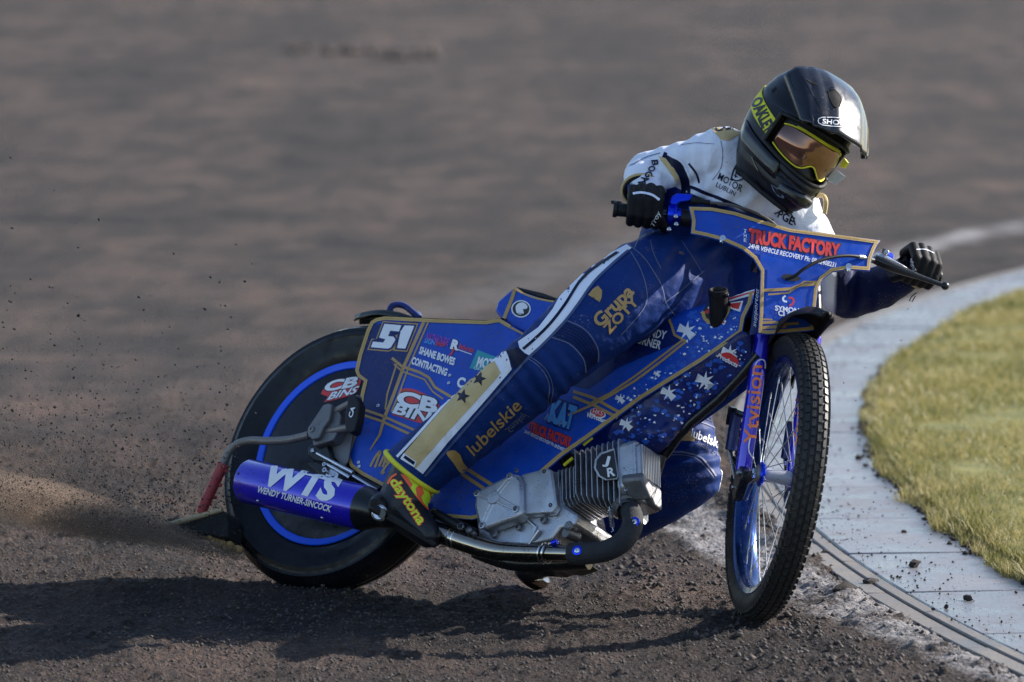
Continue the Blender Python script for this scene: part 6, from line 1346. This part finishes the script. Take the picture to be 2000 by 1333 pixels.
# gloves -----------------------------------------------------------
def hand(name, c, a, front, wrist, scale=1.0, lean_=0.0):
    """c: point on the grip, a: along the grip towards the thumb side, front: away from the rider"""
    a = unit(a); fr_ = unit(front - a * (front @ a)); up_ = np.cross(a, fr_); 
    if up_ @ A3(0, 0, 1) < 0: up_ = -up_
    def P(o, ph, r_): return c + a * o * scale + (math.cos(math.radians(ph)) * fr_ + math.sin(math.radians(ph)) * up_) * r_ * scale
    cn = []; F_ = [(0.033, 1.0, 0.0122), (0.0112, 1.06, 0.0126), (-0.0112, 1.02, 0.0124), (-0.032, 0.93, 0.0112)]
    for o, k, r_ in F_:
        ch = [P(o * 0.95, 112, 0.053 * k), P(o, 62, 0.056 * k), P(o, 10, 0.050 * k), P(o * 0.98, -38, 0.041), P(o * 0.96, -85, 0.034), P(o * 0.95, -135, 0.029)]
        rr_ = [r_ * 1.22, r_ * 1.12, r_ * 1.10, r_, r_ * 0.97, r_ * 0.9]
        for i in range(5): cn.append((ch[i], rr_[i] * scale, ch[i + 1], rr_[i + 1] * scale))
        cn.append((wrist * 0.35 + P(o * 0.8, 130, 0.06) * 0.65, 0.0155 * scale, ch[0], rr_[0] * scale))
        cn.append((wrist, 0.023 * scale, wrist * 0.35 + P(o * 0.8, 130, 0.06) * 0.65, 0.0165 * scale))
    cn.append((P(0.0, 165, 0.036), 0.018 * scale, P(0.0, 120, 0.046), 0.020 * scale)); cn.append((P(-0.025, 160, 0.036), 0.015 * scale, P(0.025, 160, 0.036), 0.017 * scale))
    th = [P(0.030, 150, 0.052), P(0.052, 175, 0.044), P(0.056, -130, 0.036), P(0.050, -75, 0.032), P(0.044, -45, 0.034)]
    tr_ = [0.017, 0.0145, 0.0125, 0.0118, 0.0105]
    for i in range(4): cn.append((th[i], tr_[i] * scale, th[i + 1], tr_[i + 1] * scale))
    cn.append((wrist, 0.022 * scale, th[0], 0.017 * scale)); d = unit(wrist - c); cn.append((wrist, 0.026 * scale, wrist + d * 0.03, 0.029 * scale))
    me = blob_mesh([], cn, 0.0024, 3, 0.4); V = np.empty(len(me.vertices) * 3); me.vertices.foreach_get('co', V); me.vertices.foreach_set('co', (V.reshape(-1, 3) - np.array(RIDER.location)).ravel()); me.name = name; me.materials.clear()
    return link_mesh(name, me, M['glove'], RIDER, True, 180)
gl_R = hand('glove', fpx(1257, 414, -0.072), gR1 - gR0, f_f, at(1262, 380, 15.37), 1.02)
gl_L = hand('glove', fpx(1793, 530, -0.072), gL1 - gL0, f_f, at(1785, 520, 15.50), 0.98)
bgl = bvh_of(gl_R)
ribbon('glove_piping', [(1236, 379), (1252, 377), (1272, 381), (1288, 391)], 4.5, bgl, 'whitec', gl_R, 0.0012, 5); text('lettering', 'Troy', (1278, 442), (1291, 415), (-8, -3), bgl, 'white', gl_R, 0.0, 0.3, grid=4)
bgl2 = bvh_of(gl_L); text('lettering', 'Troylee', (1783, 530), (1778, 506), (6, -1), bgl2, 'white', gl_L, 0.0, 0.3, grid=4)
ribbon('glove_piping', [(1790, 488), (1808, 488), (1824, 495)], 1.6, bgl2, 'whitec', gl_L, 0.0010, 5)
mk('zip_puller', MB().prism([at(x, y, 15.33) for x, y in ((1193, 392), (1201, 392), (1214, 394), (1214, 398), (1200, 399), (1194, 399))], (0, 0.003, 0)), M['blackm'], RIDER, smooth=False)
mk('zip_puller', MB().tube([at(x, y, 15.46) for x, y in ((1790, 572), (1780, 580), (1776, 588), (1782, 589), (1788, 578))], 0.0016, 6), M['blackm'], RIDER)
for P in ([(1782, 556), (1797, 564)], [(1806, 560), (1814, 562)]): mk('cuff_tab', MB().tube([at(x, y, 15.42) for x, y in P], 0.005, 8), M['suitg'], RIDER)

# boots ------------------------------------------------------------
def blob_part(name, cn, vox, mt, sm=4):
    me = blob_mesh([], cn, vox, sm); V = np.empty(len(me.vertices) * 3); me.vertices.foreach_get('co', V); me.vertices.foreach_set('co', (V.reshape(-1, 3) - np.array(RIDER.location)).ravel()); me.name = name; me.materials.clear()
    return link_mesh(name, me, M[mt], RIDER, True, 180)
boot = blob_part('boot', chain([(812, 918, 15.32, 48), (800, 950, 15.315, 50), (784, 984, 15.30, 48), (764, 996, 15.29, 38), (748, 990, 15.29, 30)]) + chain([(784, 988, 15.30, 46), (806, 1014, 15.27, 38), (828, 1036, 15.24, 30), (836, 1046, 15.23, 25)]), 0.0034, 'boot')
bbt = bvh_of(boot)
poly('boot_flame', [(782, 926), (800, 930), (826, 946), (852, 960), (846, 975), (836, 998), (824, 985), (810, 968), (796, 946)], bbt, 'neor', boot, 0.0010, 6)
for P in ([(796, 932), (806, 946), (802, 954), (814, 970), (811, 954), (818, 946)], [(822, 948), (828, 963), (822, 972), (834, 992), (840, 970), (832, 954)], [(842, 958), (850, 962), (842, 978)]): poly('boot_flame', P, bbt, 'neon', boot, 0.0016, 6, smooth=2)
text('lettering', 'daytona', (762, 942), (818, 1026), (16, -9), bbt, 'neon', boot, 0.02, 0.0, 0.0020, 5, outline=[(0.07, 'neor')])
ribbon('boot_piping', [(758, 946), (764, 934), (775, 926)], 4, bbt, 'neor', boot, 0.0012, 5)
mk('boot_sole', MB().prism([at(x, y, 15.20) for x, y in ((718, 990), (726, 1002), (745, 1013), (780, 1033), (815, 1054), (848, 1073), (853, 1064), (840, 1048), (800, 1026), (760, 1002), (735, 988))], (0.02, 0.10, 0.0)), M['rubber'], RIDER, bevel=0.006)
mk('boot_heel_pad', MB().prism([at(x, y, 15.215) for x, y in ((719, 978), (736, 972), (752, 984), (752, 1012), (736, 1016), (722, 1002))], (0.02, 0.09, 0.0)), M['rubber'], RIDER, bevel=0.006)
mk('heel_disc', MB().lathe(at(741, 1002, 15.205), -b_l + A3(0, -0.5, 0), [(0.0185, -0.012), (0.0205, -0.004), (0.0205, 0.001), (0.0175, 0.003), (0.0165, 0.001), (0.0005, 0.001)], 28), M['steel'], RIDER)
shoe = blob_part('boot', chain([(1092, 1078, 15.615, 34), (1060, 1100, 15.635, 30), (1030, 1112, 15.645, 26)]), 0.004, 'boot')
mk('steel_shoe', MB().tube(catmull([at(1012, 1108, 15.65), at(1030, 1124, 15.655), at(1050, 1134, 15.655), at(1062, 1126, 15.65)], 5), [0.014, 0.018, 0.020, 0.021, 0.022, 0.023, 0.024, 0.024, 0.025, 0.025, 0.025, 0.025, 0.025, 0.024, 0.023, 0.021], 18), M['chrome'], RIDER)
# ------------------------------------------------------------------ dirt thrown up by the rear tyre
M['grain'] = mat('fine_brown_grains', (0.16, 0.115, 0.085), 0.9, var=0.3)
def build_spray():
    rng = np.random.default_rng(31); P = []; S = []
    src = bw(0, 0, -RR)
    n = 42000
    s_ = rng.random(n) ** 0.75; y0 = 15.60 + rng.normal(0, 0.10, n)
    px = 470 - 520 * s_ + rng.normal(0, 10, n); py = 1086 - 118 * s_ + rng.normal(0, 1, n) * (5 + 26 * s_) - np.maximum(0, rng.normal(0, 1, n)) * 60 * s_
    Pf = np.array([at(a_, b_, c_) for a_, b_, c_ in zip(px, py, y0)]); Sf = 0.0007 + 0.0013 * rng.random(n) ** 3; k = Pf[:, 2] > 0.004
    o = scatter('dust_grains', Pf[k], Sf[k], 17, M['grain']); tag(o, 'fan of fine brown grains trailing low behind the rear tyre', 'dirt', kind='stuff')
    n = 520
    for k in range(n):
        x = rng.uniform(-40, 500); y = 1030 - rng.gamma(2.0, 120) ; q = at(x, y, 15.7 + rng.normal(0, 0.35)); P.append(q); S.append(0.0008 + 0.0055 * rng.random() ** 7)
    n = 5200
    for k in range(n):
        x = 470 - 520 * rng.random(); y = 1050 - (470 - x) * 0.10 - rng.gamma(1.5, 70); q = at(x, y, 15.65 + rng.normal(0, 0.22)); P.append(q); S.append(0.0009 + 0.0034 * rng.random() ** 4)
    n = 260
    for k in range(n):
        x = rng.uniform(1560, 1990); y = rng.uniform(500, 1100); q = at(x, y, 15.3 + rng.normal(0, 0.4)); P.append(q); S.append(0.0007 + 0.002 * rng.random() ** 5)
    n = 500
    for k in range(n):
        x = 1425 - rng.gamma(1.6, 22); y = 1195 - rng.gamma(1.5, 16) - (1425 - x) * 0.2; q = at(x, y, 15.02 + rng.normal(0, 0.05)); P.append(q); S.append(0.0007 + 0.0016 * rng.random() ** 3)
    P = np.array(P); S = np.array(S); k = P[:, 2] > 0.004
    o = scatter('dirt_spray', P[k], S[k], 7, M['clod']); tag(o, 'spray of dirt specks flung from the sliding tyres', 'dirt', kind='stuff')
build_spray()
def build_dust():
    m = bpy.data.materials.new('dust'); m.use_nodes = True; N = m.node_tree.nodes; L = m.node_tree.links
    for n in list(N): N.remove(n)
    out = N.new('ShaderNodeOutputMaterial'); v = N.new('ShaderNodeVolumePrincipled'); L.new(v.outputs[0], out.inputs['Volume']); v.inputs['Color'].default_value = (0.50, 0.37, 0.28, 1); v.inputs['Anisotropy'].default_value = 0.2
    tc = N.new('ShaderNodeTexCoord'); mp = N.new('ShaderNodeMapping'); mp.inputs['Scale'].default_value = (1.6, 3.0, 5.5); mp.inputs['Rotation'].default_value = (0, math.radians(-8), 0); L.new(tc.outputs['Object'], mp.inputs['Vector'])
    nz = noise_n(N, L, mp.outputs[0], 2.2, 4, 0.6, 0.6)
    gr = N.new('ShaderNodeTexCoord'); g2 = N.new('ShaderNodeMapping'); g2.inputs['Location'].default_value = (-1, -1, -1); g2.inputs['Scale'].default_value = (2, 2, 2); L.new(gr.outputs['Generated'], g2.inputs['Vector'])
    ln = N.new('ShaderNodeVectorMath'); ln.operation = 'LENGTH'; L.new(g2.outputs[0], ln.inputs[0])
    fo = N.new('ShaderNodeMapRange'); fo.inputs['From Min'].default_value = 1.0; fo.inputs['From Max'].default_value = 0.35; fo.clamp = True; L.new(ln.outputs['Value'], fo.inputs['Value'])
    mr = N.new('ShaderNodeMapRange'); mr.inputs['From Min'].default_value = 0.40; mr.inputs['From Max'].default_value = 0.72; mr.inputs['To Max'].default_value = 48.0; L.new(nz.outputs['Fac'], mr.inputs['Value'])
    mu = N.new('ShaderNodeMath'); mu.operation = 'MULTIPLY'; L.new(mr.outputs[0], mu.inputs[0]); L.new(fo.outputs[0], mu.inputs[1]); L.new(mu.outputs[0], v.inputs['Density'])
    a, b = at(405, 1062, 15.70), at(-170, 930, 15.92); c = (a + b) / 2; d = b - a; ln_ = np.linalg.norm(d)
    mb = MB(); ax = unit(d); sd_ = unit(np.cross(ax, (0, 0, 1))); up_ = np.cross(sd_, ax); mb.ball((0, 0, 0), (1, 1, 1), 28, 16)
    V = np.concatenate(mb.V); W = []
    for x, y, z in V:
        q = (x + 1) / 2; W.append((x * ln_ * 0.56, y * 0.20 * (0.5 + 0.6 * q), z * 0.085 * (0.30 + 0.9 * q)))
    me = bpy.data.meshes.new('dust_cloud'); me.from_pydata(W, [], mb.F); me.update(); o = link_mesh('dust_cloud', me, m, None, True, 180)
    R3 = Matrix([[ax[i], sd_[i], up_[i]] for i in range(3)]).to_4x4(); o.matrix_world = Matrix.Translation(Vector(c)) @ R3
    tag(o, 'brown dust plume trailing low behind the rear tyre', 'dust', kind='stuff')
build_dust()
